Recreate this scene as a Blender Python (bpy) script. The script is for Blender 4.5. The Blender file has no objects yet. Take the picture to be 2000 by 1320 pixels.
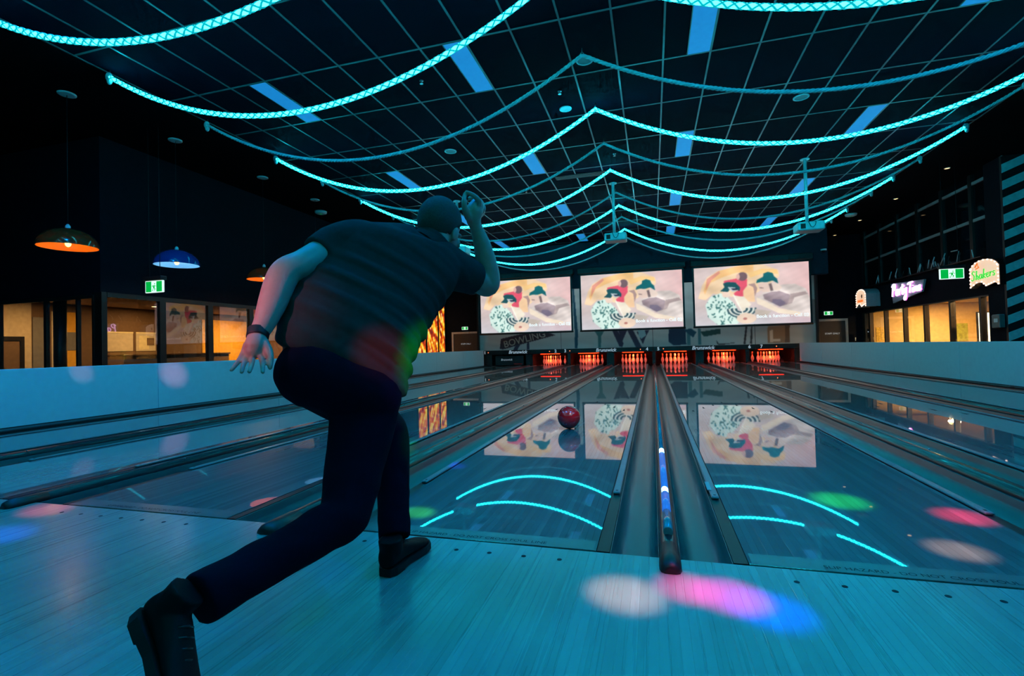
import bpy, bmesh, math, random
import numpy as np
from mathutils import Vector, Matrix
random.seed(7)
PI = math.pi
SC = bpy.context.scene
COL = SC.collection

# ------------------------------------------------------------------ camera
cam_d = bpy.data.cameras.new('camera'); cam = bpy.data.objects.new('camera', cam_d); COL.objects.link(cam)
cam_d.sensor_width = 36.0; cam_d.lens = 17.292; cam_d.clip_start = 0.05; cam_d.clip_end = 200
_r = Vector((0.96114566, 0.27484735, -0.02565068)); _u = Vector((0.02987486, -0.01119338, 0.99949097)); _f = Vector((-0.27442032, 0.96142272, 0.01896949))
M = Matrix(((_r.x, _u.x, -_f.x, -0.03645), (_r.y, _u.y, -_f.y, -1.88606), (_r.z, _u.z, -_f.z, 0.78), (0, 0, 0, 1)))
cam.matrix_world = M
SC.camera = cam

# ------------------------------------------------------------------ world, exposure
W = bpy.data.worlds.new('night'); SC.world = W; W.use_nodes = True
W.node_tree.nodes['Background'].inputs[0].default_value = (0.012, 0.05, 0.09, 1)
W.node_tree.nodes['Background'].inputs[1].default_value = 0.02
SC.view_settings.view_transform = 'Standard'; SC.view_settings.look = 'None'
SC.view_settings.exposure = 0.0; SC.view_settings.gamma = 1.0; SC.view_settings.use_curve_mapping = False
try:
    SC.cycles.use_denoising = True
    SC.cycles.max_bounces = 5; SC.cycles.diffuse_bounces = 2; SC.cycles.glossy_bounces = 3; SC.cycles.transparent_max_bounces = 8
    SC.cycles.use_adaptive_sampling = True; SC.cycles.adaptive_threshold = .05; SC.cycles.adaptive_min_samples = 12
    SC.cycles.caustics_reflective = False; SC.cycles.caustics_refractive = False
    SC.cycles.sample_clamp_indirect = 4.0
except Exception:
    pass

# ------------------------------------------------------------------ lights of the hall and added fill lights
def aim(o, target):
    d = Vector(target) - o.location
    o.rotation_euler = d.to_track_quat('-Z', 'Y').to_euler()
def area(name, loc, target, sx, sy, energy, col, spread=180):
    l = bpy.data.lights.new(name, 'AREA'); l.shape = 'RECTANGLE'; l.size = sx; l.size_y = sy; l.energy = energy; l.color = col; l.spread = math.radians(spread)
    o = bpy.data.objects.new(name, l); COL.objects.link(o); o.location = loc; aim(o, target); return o
def spot(name, loc, target, half_deg, energy, col, blend=0.6, radius=0.02):
    l = bpy.data.lights.new(name, 'SPOT'); l.energy = energy; l.color = col; l.spot_size = math.radians(2*half_deg); l.spot_blend = blend; l.shadow_soft_size = radius
    o = bpy.data.objects.new(name, l); COL.objects.link(o); o.location = loc; aim(o, target); return o
CYAN = (0.0, 0.20, 1.0)
# four fill lamps added out of view over the foul line (housings built below)
FILL_WASH = [((-5.6, 1.3, 4.32), (-5.6, 2.0, 0.0)), ((-2.3, .6, 4.32), (-2.3, .8, 0.0)), ((.8, .6, 4.32), (.8, .8, 0.0)), ((3.9, 1.3, 4.32), (3.9, 2.0, 0.0))]
for i, (a, b) in enumerate(FILL_WASH):
    area('fill_wash_light', a, b, 0.5, 0.3, 60, CYAN, 170)
# coloured party beams from one ceiling projector
PARTY = (1.35, -1.55, 4.40)
BEAMS = [((-0.14, -0.30, 0), 1.7, (1.0, .72, .66), 500), ((0.05, -0.22, 0), 1.5, (1.0, .02, .24), 720), ((0.165, -0.24, 0), 1.65, (1.0, .02, .85), 760), ((0.27, -0.30, 0), 1.7, (.0, .06, 1.0), 1300),
         ((0.81, 0.84, 0), 1.7, (.02, 1.0, .10), 1500), ((1.23, 0.70, 0), 1.45, (1.0, .02, .12), 2000), ((1.01, 0.29, 0), 1.4, (1.0, .72, .58), 700),
         ((-3.09, -0.08, 0), 1.2, (1.0, .08, .06), 900), ((-2.86, -0.39, 0), 1.4, (.02, .10, 1.0), 1500),
         ((-1.14, 0.27, 0), 1.0, (.06, 1.0, .08), 1300), ((-1.32, 1.17, 0), .8, (.03, .08, 1.0), 1500),
         ((-.815, 2.73, .11), 1.2, (1.0, .45, .42), 210), ((-6.93, 3.8, .53), 1.3, (1.0, .40, .75), 420), ((-6.93, 2.57, .62), .9, (.9, .5, .7), 200), ((4.99, 15.2, .4), 1.0, (1.0, .3, .4), 150)]  # first beam of this row is added to brighten the ball
for t, h, c, e in BEAMS:
    spot('party_beam', PARTY, t, h, e*2.8, c, 1.0)
# two beams of a second party lamp standing to the right behind the camera, onto the bowler
PARTY2 = (1.55, -3.3, 1.9)
for t, h, c, e in [((-0.79, -0.18, 0.70), 3.0, (.02, 1.0, .05), 1000), ((-0.99, -0.33, .735), 1.7, (1.0, .03, .02), 190), ((-0.90, -.30, .62), 1.5, (.45, .02, .5), 120), ((-0.90, -0.10, 0.42), 1.6, (.02, 1.0, .05), 500)]:
    spot('party_beam', PARTY2, t, h, e*4, c, 1.0)
# soft pink fill beam for the trailing arm, from an added, unseen lamp
PINK_FILL = (-2.5, -3.7, 1.9)
spot('party_beam', PINK_FILL, (-1.30, -.56, .91), 4.0, 470, (1.0, .22, .42), 1.0)

# ------------------------------------------------------------------ mesh helpers
class MB:
    def __init__(s): s.v = []; s.f = []; s.sm = []
    def add(s, vs, fs, smooth=False):
        o = len(s.v); s.v += [tuple(map(float, v)) for v in vs]; s.f += [tuple(i+o for i in f) for f in fs]; s.sm += [smooth]*len(fs); return s
    def box(s, x0, x1, y0, y1, z0, z1):
        return s.add([(x0,y0,z0),(x1,y0,z0),(x1,y1,z0),(x0,y1,z0),(x0,y0,z1),(x1,y0,z1),(x1,y1,z1),(x0,y1,z1)],
                     [(3,2,1,0),(4,5,6,7),(0,1,5,4),(1,2,6,5),(2,3,7,6),(3,0,4,7)])
    def bbox(s, x0, x1, y0, y1, z0, z1, b=0.006):
        # box with chamfered vertical and top edges
        def ring(z, i): return [(x0+i+b,y0+i,z),(x1-i-b,y0+i,z),(x1-i,y0+i+b,z),(x1-i,y1-i-b,z),(x1-i-b,y1-i,z),(x0+i+b,y1-i,z),(x0+i,y1-i-b,z),(x0+i,y0+i+b,z)]
        vs = ring(z0, b)+ring(z0+b, 0)+ring(z1-b, 0)+ring(z1, b); fs = [tuple(range(7,-1,-1)), tuple(range(24,32))]
        for k in range(3):
            for i in range(8): fs.append((k*8+i, k*8+(i+1)%8, k*8+8+(i+1)%8, k*8+8+i))
        return s.add(vs, fs)
    def prism(s, poly, axis, a, b):
        # polygon (list of 2-tuples) extruded along axis 'x','y','z' from a to b
        n = len(poly)
        def P(q, t): return {'x': (t, q[0], q[1]), 'y': (q[0], t, q[1]), 'z': (q[0], q[1], t)}[axis]
        vs = [P(q, a) for q in poly]+[P(q, b) for q in poly]
        fs = [tuple(range(n-1,-1,-1)), tuple(range(n, 2*n))]+[(i, (i+1)%n, n+(i+1)%n, n+i) for i in range(n)]
        return s.add(vs, fs)
    def rings(s, rs, smooth=True, caps=True, closed=True):
        n = len(rs[0]); vs = [p for r in rs for p in r]; fs = []
        for k in range(len(rs)-1):
            for i in range(n if closed else n-1):
                fs.append((k*n+i, k*n+(i+1)%n, (k+1)*n+(i+1)%n, (k+1)*n+i))
        s.add(vs, fs, smooth)
        if caps:
            o = len(s.v)-len(vs)
            s.f.append(tuple(o+i for i in range(n-1,-1,-1))); s.f.append(tuple(o+(len(rs)-1)*n+i for i in range(n))); s.sm += [False, False]
        return s
    def tube(s, pts, rad, n=8, smooth=True, caps=True, up=None):
        pts = [Vector(p) for p in pts]; rs = []
        rad = rad if hasattr(rad, '__len__') else [rad]*len(pts)
        ref = None
        for i, p in enumerate(pts):
            t = (pts[min(i+1, len(pts)-1)]-pts[max(i-1, 0)])
            t = t.normalized() if t.length > 1e-9 else Vector((0,0,1))
            if ref is None:
                ref = Vector(up) if up else (Vector((0,0,1)) if abs(t.z) < .9 else Vector((1,0,0)))
            a = (ref-t*ref.dot(t)); a = a.normalized() if a.length > 1e-6 else t.orthogonal().normalized(); ref = a
            b = t.cross(a)
            rs.append([p+rad[i]*(a*math.cos(2*PI*k/n)+b*math.sin(2*PI*k/n)) for k in range(n)])
        return s.rings(rs, smooth, caps)
    def lathe(s, prof, c=(0,0,0), n=20, smooth=True, caps=True):
        return s.rings([[(c[0]+r*math.cos(2*PI*k/n), c[1]+r*math.sin(2*PI*k/n), c[2]+z) for k in range(n)] for r, z in prof], smooth, caps)
    def ball(s, c, rx, ry=None, rz=None, n=16, m=10):
        ry = ry or rx; rz = rz or rx
        return s.rings([[(c[0]+rx*math.sin(PI*(j+.02)/(m+.04))*math.cos(2*PI*k/n), c[1]+ry*math.sin(PI*(j+.02)/(m+.04))*math.sin(2*PI*k/n), c[2]-rz*math.cos(PI*(j+.02)/(m+.04))) for k in range(n)] for j in range(m+1)])
    def mesh(s, name):
        me = bpy.data.meshes.new(name); me.from_pydata(s.v, [], s.f)
        me.polygons.foreach_set('use_smooth', s.sm); me.update(); return me
    def build(s, name, mat, parent=None, loc=None):
        return put(name, s.mesh(name), mat, parent, loc)

def put(name, me, mat=None, parent=None, loc=None, rot=None):
    o = bpy.data.objects.new(name, me); COL.objects.link(o)
    if mat is not None and me is not None and not me.materials: me.materials.append(mat)
    if parent is not None: o.parent = parent
    if loc is not None: o.location = loc
    if rot is not None: o.rotation_euler = rot
    return o
def tag(o, label, cat=None, group=None, kind=None):
    o['label'] = label
    if cat: o['category'] = cat
    if group: o['group'] = group
    if kind: o['kind'] = kind
    return o
def thing(name, label, cat, loc=(0,0,0), rz=0, group=None):
    o = bpy.data.objects.new(name, None); COL.objects.link(o); o.location = loc; o.rotation_euler = (0,0,rz); o.empty_display_size = .1
    return tag(o, label, cat, group)
def struct(name, mb, mat, label):
    o = mb.build(name, mat); return tag(o, label, None, None, 'structure')
def B(*a): return MB().box(*a)
def BB(*a): return MB().bbox(*a)
TEXT = {}
def text_mesh(body, size, extrude=0.0, shear=0.0, align='CENTER', bold=0.0, space=1.0):
    key = (body, size, extrude, shear, align, bold, space)
    if key in TEXT: return TEXT[key]
    cu = bpy.data.curves.new('lettering', 'FONT'); cu.body = body; cu.size = size; cu.extrude = extrude; cu.shear = shear; cu.align_x = align; cu.align_y = 'CENTER'; cu.offset = bold; cu.resolution_u = 3; cu.space_character = space
    o = bpy.data.objects.new('lettering', cu); COL.objects.link(o)
    dg = bpy.context.evaluated_depsgraph_get(); me = bpy.data.meshes.new_from_object(o.evaluated_get(dg))
    bpy.data.objects.remove(o); bpy.data.curves.remove(cu); TEXT[key] = me; return me
def lettering(name, body, size, mat, parent, loc, rot, **k):
    me = text_mesh(body, size, **k).copy(); me.materials.clear(); me.materials.append(mat)
    return put(name, me, None, parent, loc, rot)

# ------------------------------------------------------------------ materials
def srgb(r, g, b):
    f = lambda c: (c/255/12.92) if c/255 <= .04045 else ((c/255+.055)/1.055)**2.4
    return (f(r), f(g), f(b))
def mat(name, base, rough=.5, metal=0.0, emis=None, es=0.0, spec=.5, coat=0.0, coat_r=.03, var=.12, vscale=12, bump=0.0, bscale=60, stretch=(1,1,1), ior=1.5, rvar=0.0):
    m = bpy.data.materials.new(name); m.use_nodes = True; nt = m.node_tree; n = nt.nodes; L = nt.links; p = n['Principled BSDF']
    p.inputs['Roughness'].default_value = rough; p.inputs['Metallic'].default_value = metal; p.inputs['Specular IOR Level'].default_value = spec; p.inputs['IOR'].default_value = ior
    p.inputs['Coat Weight'].default_value = coat; p.inputs['Coat Roughness'].default_value = coat_r
    tc = n.new('ShaderNodeTexCoord'); mp = n.new('ShaderNodeMapping'); mp.inputs['Scale'].default_value = stretch; L.new(tc.outputs['Object'], mp.inputs[0])
    nz = n.new('ShaderNodeTexNoise'); nz.inputs['Scale'].default_value = vscale; nz.inputs['Detail'].default_value = 4; L.new(mp.outputs[0], nz.inputs['Vector'])
    mr = n.new('ShaderNodeMapRange'); mr.inputs[1].default_value = .25; mr.inputs[2].default_value = .75; mr.inputs[3].default_value = 1-var; mr.inputs[4].default_value = 1+var; L.new(nz.outputs['Fac'], mr.inputs[0])
    vm = n.new('ShaderNodeVectorMath'); vm.operation = 'SCALE'; vm.inputs[0].default_value = base[:3]; L.new(mr.outputs[0], vm.inputs['Scale']); L.new(vm.outputs[0], p.inputs['Base Color'])
    if rvar:
        m2 = n.new('ShaderNodeMapRange'); m2.inputs[1].default_value = .25; m2.inputs[2].default_value = .75; m2.inputs[3].default_value = max(0, rough-rvar); m2.inputs[4].default_value = rough+rvar; L.new(nz.outputs['Fac'], m2.inputs[0]); L.new(m2.outputs[0], p.inputs['Roughness'])
    if bump:
        n2 = n.new('ShaderNodeTexNoise'); n2.inputs['Scale'].default_value = bscale; n2.inputs['Detail'].default_value = 3; L.new(mp.outputs[0], n2.inputs['Vector'])
        bp = n.new('ShaderNodeBump'); bp.inputs['Strength'].default_value = bump; bp.inputs['Distance'].default_value = .01; L.new(n2.outputs['Fac'], bp.inputs['Height']); L.new(bp.outputs[0], p.inputs['Normal'])
    if emis:
        p.inputs['Emission Color'].default_value = (*emis, 1); p.inputs['Emission Strength'].default_value = es
    return m
def print_mat(name, es=1.0, rough=.5, base=0.0):
    # colours of a flat print held on the mesh; es > 0 for lit screens
    m = bpy.data.materials.new(name); m.use_nodes = True; n = m.node_tree.nodes; L = m.node_tree.links; p = n['Principled BSDF']
    at = n.new('ShaderNodeAttribute'); at.attribute_name = 'print'
    p.inputs['Roughness'].default_value = rough
    if es: L.new(at.outputs['Color'], p.inputs['Emission Color']); p.inputs['Emission Strength'].default_value = es; p.inputs['Base Color'].default_value = (base, base, base, 1)
    else: L.new(at.outputs['Color'], p.inputs['Base Color'])
    return m
def glass_mat(name, tint=(.95, .96, .97), ior=1.55, rough=0.0):
    m = bpy.data.materials.new(name); m.use_nodes = True; n = m.node_tree.nodes; L = m.node_tree.links
    for x in list(n): n.remove(x)
    out = n.new('ShaderNodeOutputMaterial'); mx = n.new('ShaderNodeMixShader'); tr = n.new('ShaderNodeBsdfTransparent'); gl = n.new('ShaderNodeBsdfGlossy'); fr = n.new('ShaderNodeFresnel')
    tr.inputs[0].default_value = (*tint, 1); gl.inputs[0].default_value = (1, 1, 1, 1); gl.inputs['Roughness'].default_value = rough
    ge = n.new('ShaderNodeNewGeometry'); mi = n.new('ShaderNodeMapRange'); mi.inputs[3].default_value = ior; mi.inputs[4].default_value = 1/ior; L.new(ge.outputs['Backfacing'], mi.inputs[0]); L.new(mi.outputs[0], fr.inputs[0])
    L.new(fr.outputs[0], mx.inputs[0]); L.new(tr.outputs[0], mx.inputs[1]); L.new(gl.outputs[0], mx.inputs[2]); L.new(mx.outputs[0], out.inputs[0]); return m
def board_mat(name, c0, c1, rough, coat, coat_r, per_object=True, width=.02703, spec=.5):
    m = bpy.data.materials.new(name); m.use_nodes = True; nt = m.node_tree; n = nt.nodes; L = nt.links; p = n['Principled BSDF']
    p.inputs['Roughness'].default_value = rough; p.inputs['Coat Weight'].default_value = coat; p.inputs['Coat Roughness'].default_value = coat_r; p.inputs['Coat IOR'].default_value = 1.7; p.inputs['Specular IOR Level'].default_value = spec
    tc = n.new('ShaderNodeTexCoord'); sx = n.new('ShaderNodeSeparateXYZ'); geo = n.new('ShaderNodeNewGeometry'); L.new(geo.outputs['Position'], sx.inputs[0])
    dv = n.new('ShaderNodeMath'); dv.operation = 'DIVIDE'; dv.inputs[1].default_value = width; L.new(sx.outputs[0], dv.inputs[0])
    fl = n.new('ShaderNodeMath'); fl.operation = 'FLOOR'; L.new(dv.outputs[0], fl.inputs[0])
    wn = n.new('ShaderNodeTexWhiteNoise'); wn.noise_dimensions = '1D'
    if per_object:
        oi = n.new('ShaderNodeObjectInfo'); L.new(oi.outputs['Random'], wn.inputs['W'])
    else: L.new(fl.outputs[0], wn.inputs['W'])
    mp = n.new('ShaderNodeMapping'); mp.inputs['Scale'].default_value = (75, .9, 1); L.new(geo.outputs['Position'], mp.inputs[0])
    nz = n.new('ShaderNodeTexNoise'); nz.inputs['Scale'].default_value = 1.0; nz.inputs['Detail'].default_value = 5; L.new(mp.outputs[0], nz.inputs['Vector'])
    mp2 = n.new('ShaderNodeMapping'); mp2.inputs['Scale'].default_value = (9, 1.1, 1); L.new(geo.outputs['Position'], mp2.inputs[0])
    nz2 = n.new('ShaderNodeTexNoise'); nz2.inputs['Scale'].default_value = 1.0; nz2.inputs['Detail'].default_value = 3; L.new(mp2.outputs[0], nz2.inputs['Vector'])
    a = n.new('ShaderNodeMath'); a.operation = 'MULTIPLY_ADD'; a.inputs[1].default_value = .32; L.new(nz.outputs['Fac'], a.inputs[0])
    a2 = n.new('ShaderNodeMath'); a2.operation = 'MULTIPLY_ADD'; a2.inputs[1].default_value = .45; L.new(wn.outputs['Value'], a2.inputs[0]); 
    a3 = n.new('ShaderNodeMath'); a3.operation = 'MULTIPLY'; a3.inputs[1].default_value = .35; L.new(nz2.outputs['Fac'], a3.inputs[0]); L.new(a3.outputs[0], a2.inputs[2]); L.new(a2.outputs[0], a.inputs[2])
    mr = n.new('ShaderNodeMapRange'); mr.inputs[1].default_value = .2; mr.inputs[2].default_value = 1.0; L.new(a.outputs[0], mr.inputs[0])
    mx = n.new('ShaderNodeMix'); mx.data_type = 'RGBA'; mx.inputs[6].default_value = (*c0, 1); mx.inputs[7].default_value = (*c1, 1); L.new(mr.outputs[0], mx.inputs[0])
    L.new(mx.outputs[2], p.inputs['Base Color'])
    mrr = n.new('ShaderNodeMapRange'); mrr.inputs[3].default_value = rough*.8; mrr.inputs[4].default_value = rough*1.25; L.new(nz.outputs['Fac'], mrr.inputs[0]); L.new(mrr.outputs[0], p.inputs['Roughness'])
    return m
M_BLACK = mat('black paint', (.006, .007, .009), .6, var=.3)
M_WALL = mat('black wall paint', (.0045, .006, .011), .8, spec=.1, var=.25, bump=.1)
M_TILE = mat('black ceiling tile', (.0022, .0028, .010), .85, spec=.05, var=.3, vscale=40, bump=.15, bscale=200)
M_BAR = mat('grey ceiling grid metal', (.16, .18, .19), .35, .2, var=.1)
M_PLASTER = mat('black ceiling plaster', (.0022, .0025, .004), .9, spec=.05, var=.2)
M_APPR = board_mat('approach maple boards', (.27, .25, .23), (.40, .37, .35), .28, .3, .18)
M_APPR2 = board_mat('approach maple floor', (.27, .25, .23), (.40, .37, .35), .28, .3, .18, False)
M_LANE = board_mat('oiled lane boards', (.12, .115, .115), (.23, .215, .21), .45, 1.0, .018, spec=.1)
M_LANE2 = board_mat('oiled lane surface', (.12, .115, .115), (.23, .215, .21), .45, 1.0, .018, False, spec=.1)
M_FOUL = mat('foul line film', (.165, .155, .15), .45, spec=.1, coat=.7, coat_r=.22)
M_INK = mat('dark floor ink', (.012, .018, .025), .6, spec=.1)
M_GUT = mat('grey gutter plastic', (.055, .058, .062), .34, var=.15, vscale=3, stretch=(8, .4, 8), coat=.15, coat_r=.2)
M_BUMP = mat('grey bumper rail', (.20, .20, .20), .35, var=.1)
M_RUB = mat('black rubber edge', (.008, .009, .012), .45)
M_CAP = mat('smoked plastic cap', (.012, .015, .02), .35, coat=.2)
M_LEDTUBE = mat('milky light tube', (.25, .27, .30), .2, coat=.6)
M_LEDON = mat('lit blue tube', (.05, .1, .2), .2, emis=(.03, .22, 1.0), es=.55)
M_LEDHOT = mat('lit tube core', (.6, .7, .9), .2, emis=(.35, .75, 1.0), es=5.0)
M_WHITEPANEL = mat('white barrier laminate', (.80, .82, .84), .55, spec=.15, var=.03)
M_ROPE_LIT = mat('cyan plaited light rope', (.0, .006, .008), .6, spec=.05, emis=(.003, .46, .56), es=1.0)
M_ROPE_LIT.cycles.emission_sampling = 'NONE'
M_ROPE_CORE = mat('glowing rope core', (.1, .6, .7), .4, emis=(.008, .72, .95), es=36.0)
M_ROPE = mat('pale plaited rope', (.52, .64, .67), .7, bump=.2)
M_STEEL = mat('bright steel hook', (.35, .36, .38), .3, 1.0)
M_GREYPAINT = mat('pale grey metal', (.68, .70, .72), .45)
M_PANELLIGHT = mat('blue ceiling lamp diffuser', (.05, .12, .2), .6, emis=srgb(22, 120, 192), es=1.0)
M_PIN = mat('white pin plastic', (.82, .80, .76), .25, coat=.5, var=.03)
M_PINRED = mat('red pin stripe', (.5, .01, .01), .3)
M_BALL = mat('red bowling ball', (.42, .012, .02), .12, coat=1.0, coat_r=.03, var=.35, vscale=9)
M_HOLE = mat('finger hole black', (.005, .005, .005), .6)
M_LETTER = mat('pale lettering', (.55, .6, .65), .4, emis=(.5, .62, .72), es=.45)
M_WLETTER = mat('white lettering', (.8, .8, .8), .5, emis=(.95, .95, .93), es=.95)
M_REDLED = mat('red lane lamp', (.5, .1, .05), .4, emis=(1.0, .16, .05), es=3.0)
M_REDSTRIP = mat('red strip lamp', (.4, .02, .01), .4, emis=(1.0, .03, .01), es=.8)
M_GLASS = glass_mat('clear window glass')
M_DGLASS = mat('dark clerestory glass', (.004, .005, .007), .06, spec=.6)
M_FRAME = mat('black aluminium frame', (.012, .010, .010), .4, .2)
M_BRASS = mat('dark bronze frame', (.05, .035, .025), .4, .3)
M_DOOR = mat('dark brown door', (.035, .025, .02), .5)
M_DFRAME = mat('pale door frame', (.55, .50, .45), .5)
M_GREEN = mat('exit sign green', (.0, .3, .05), .4, emis=(.0, .42, .05), es=1.0)
M_EXWHITE = mat('exit sign white', (.8, .9, .85), .4, emis=(.8, 1.0, .9), es=1.0)
def shade_mat(name, col, amount):
    m = bpy.data.materials.new(name); m.use_nodes = True; n = m.node_tree.nodes; L = m.node_tree.links; p = n['Principled BSDF']; out = n['Material Output']
    nz = n.new('ShaderNodeTexNoise'); nz.inputs['Scale'].default_value = 8; mr = n.new('ShaderNodeMapRange'); mr.inputs[3].default_value = .9; mr.inputs[4].default_value = 1.1; L.new(nz.outputs['Fac'], mr.inputs[0])
    vm = n.new('ShaderNodeVectorMath'); vm.operation = 'SCALE'; vm.inputs[0].default_value = col; L.new(mr.outputs[0], vm.inputs['Scale'])
    p.inputs['Roughness'].default_value = .15; p.inputs['Coat Weight'].default_value = .6; L.new(vm.outputs[0], p.inputs['Base Color'])
    tr = n.new('ShaderNodeBsdfTranslucent'); L.new(vm.outputs[0], tr.inputs[0]); mx = n.new('ShaderNodeMixShader'); mx.inputs[0].default_value = amount; L.new(p.outputs[0], mx.inputs[1]); L.new(tr.outputs[0], mx.inputs[2]); L.new(mx.outputs[0], out.inputs[0]); return m
M_CONC = mat('dark carpet', (.012, .012, .014), .95, bump=.3)

# ------------------------------------------------------------------ the shell of the hall
CZ = 4.56; FZ = -0.55
struct('floor_walkway', B(-16, 12, -8, 21, FZ-.1, FZ), M_CONC, 'dark carpeted walkway floor beside the raised lanes')
base = struct('lane_foundation', B(-7.05, 5.2, 0.004, 19.9, FZ, -.125), M_BLACK, 'black raised foundation under the bowling lanes')
floor = struct('floor', B(-7.05, 5.2, -7.0, 0.004, FZ, -.0205), M_BLACK, 'approach floor of pale maple boards before the foul line')
BW = 1.054/39
bm = MB(); w = BW/2-.0001; bm.add([(-w,-4.8,-.02),(w,-4.8,-.02),(w,-.006,-.02),(-w,-.006,-.02),(-w,-4.8,-.0003),(w,-4.8,-.0003),(w,-.006,-.0003),(-w,-.006,-.0003),(-w+.0006,-4.8,0),(w-.0006,-4.8,0),(w-.0006,-.006,0),(-w+.0006,-.006,0)],
       [(3,2,1,0),(0,1,5,4),(1,2,6,5),(2,3,7,6),(3,0,4,7),(4,5,9,8),(5,6,10,9),(6,7,11,10),(7,4,8,11),(8,9,10,11)])
me_b = bm.mesh('board'); me_b.materials.append(M_APPR)
x = -4.3
while x < 2.75:
    put('board', me_b, None, floor, (x, 0, 0)); x += BW
B(-7.05, -4.3-BW/2, -7, -.006, -.02, 0).build('side_flooring', M_APPR2, floor); B(x-BW/2, 5.2, -7, -.006, -.02, 0).build('side_flooring', M_APPR2, floor); B(-4.3-BW/2, x-BW/2, -7, -4.8, -.02, 0).build('side_flooring', M_APPR2, floor)
dot = MB(); dot.lathe([(.009, .0002), (.009, .0009)], n=12, smooth=False); me_dot = dot.mesh('marker_dot'); me_dot.materials.append(M_INK)
for cx in (-2.545, -.793, .793, 2.545):
    for k in range(-3, 4): put('marker_dot', me_dot, None, floor, (cx+k*5*BW, -.10, 0))

# ceiling: plaster all round, a tile field with metal grid over the lanes
TX0, TW, TY0, TL = -6.873, .5903, -1.198, 1.2247
NX, NY = 21, 14
X1, Y1 = TX0+NX*TW, TY0+NY*TL
ceil = struct('ceiling', B(-16, 12, -8, 21, CZ+.04, CZ+.14), M_PLASTER, 'black ceiling with a field of tiles in a metal grid')
for a in ((-16, TX0, -8, 21), (X1, 12, -8, 21), (TX0, X1, -8, TY0), (TX0, X1, Y1, 21)):
    B(a[0], a[1], a[2], a[3], CZ, CZ+.04).build('plaster_field', M_PLASTER, ceil)
lamp_cols = (2, 7, 12, 17)
me_t = B(.009, TW-.009, .009, TL-.009, .004, .02).mesh('tile'); me_t.materials.append(M_TILE)
me_h = B(.009, TW/2-.009, .009, TL-.009, .004, .02).mesh('tile'); me_h.materials.append(M_TILE)
lamps = []
for i in range(NX):
    for j in range(NY):
        if i in lamp_cols and (j-1) % 3 == 0:
            put('tile', me_h, None, ceil, (TX0+i*TW, TY0+j*TL, CZ)); lamps.append((i, j))
        else:
            put('tile', me_t, None, ceil, (TX0+i*TW, TY0+j*TL, CZ))
for i in range(NX+1): B(-.012, .012, TY0, Y1, 0, .03).build('grid_bar', M_BAR, ceil, (TX0+i*TW, 0, CZ-.004))
for j in range(NY+1): B(TX0, X1, -.012, .012, 0, .03).build('grid_bar', M_BAR, ceil, (0, TY0+j*TL, CZ-.003))
COLN = {2: 'far left', 7: 'left of centre', 12: 'right of centre', 17: 'far right'}
rown = ['nearest row above the camera', 'nearest row in view', 'second row in view', 'third row in view', 'last row before the screens']
for i, j in lamps:
    x0 = TX0+i*TW+TW/2; y0 = TY0+j*TL
    t = thing('ceiling_lamp', 'slim blue ceiling lamp, %s column, %s' % (COLN[i], rown[(j-1)//3]), 'ceiling lamp', (x0+TW/4, y0+TL/2, CZ-.002), 0, 'blue strip lamps in the tile ceiling')
    B(-TW/4+.014, TW/4-.014, -TL/2+.014, TL/2-.014, 0, .012).build('diffuser', M_PANELLIGHT, t)
    f = MB(); f.box(-TW/4+.002, -TW/4+.014, -TL/2+.01, TL/2-.01, -.003, .014); f.box(TW/4-.014, TW/4-.002, -TL/2+.01, TL/2-.01, -.003, .014); f.box(-TW/4+.014, TW/4-.014, TL/2-.014, TL/2-.004, -.003, .014); f.box(-TW/4+.014, TW/4-.014, -TL/2+.004, -TL/2+.014, -.003, .014)
    f.build('rim', M_BAR, t)

# walls
BY = 16.2
struct('wall_back_bulkhead', B(-6.95, 5.5, BY, BY+.2, 2.90, CZ), mat('navy bulkhead paint', (.018, .028, .045), .8, spec=.1), 'black bulkhead wall behind the three big screens')
struct('wall_back', MB().box(-7.25, 5.63, 19.9, 20.1, FZ, CZ), M_BLACK, 'black rear wall behind the pin machines')
struct('wall_back_left', B(-9.1, -7.22, 18.62, 18.8, FZ, CZ), M_WALL, 'dark rear wall with a staff door left of the lanes')
struct('wall_back_right', B(5.66, 7.3, 18.62, 18.8, FZ, CZ), M_WALL, 'dark rear wall with a staff door right of the lanes')
struct('wall_left', MB().box(-9.2, -9.0, 4.2, 15.7, 1.90, CZ).box(-9.2, -9.0, 15.7, 18.7, 2.75, CZ).box(-9.2, -9.0, 9.85, 15.7, FZ, 1.90).box(-9.2, -9.0, 15.7, 18.7, FZ, -.3), M_WALL, 'tall black wall above the left party room windows')
struct('wall_left_front', B(-14, -9.2, 4.2, 4.4, 1.86, CZ), M_WALL, 'black wall above the party room front facing the bowlers')
struct('wall_far_left', B(-14.3, -14.0, -8, 4.4, FZ, CZ), M_BLACK, 'unlit black side wall of the hall on the left')
struct('wall_right', MB().box(7.26, 7.4, 11.5, 18.7, 1.69, 2.56), M_WALL, 'dark band above the right party room windows')
struct('wall_right_near', MB().box(10.6, 10.8, -8, 11.0, FZ, CZ), M_BLACK, 'unlit black side wall of the hall on the right')
struct('wall_behind', MB().box(-14, 10.8, -8, -7.8, FZ, CZ), M_BLACK, 'black wall behind the seating')

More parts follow.
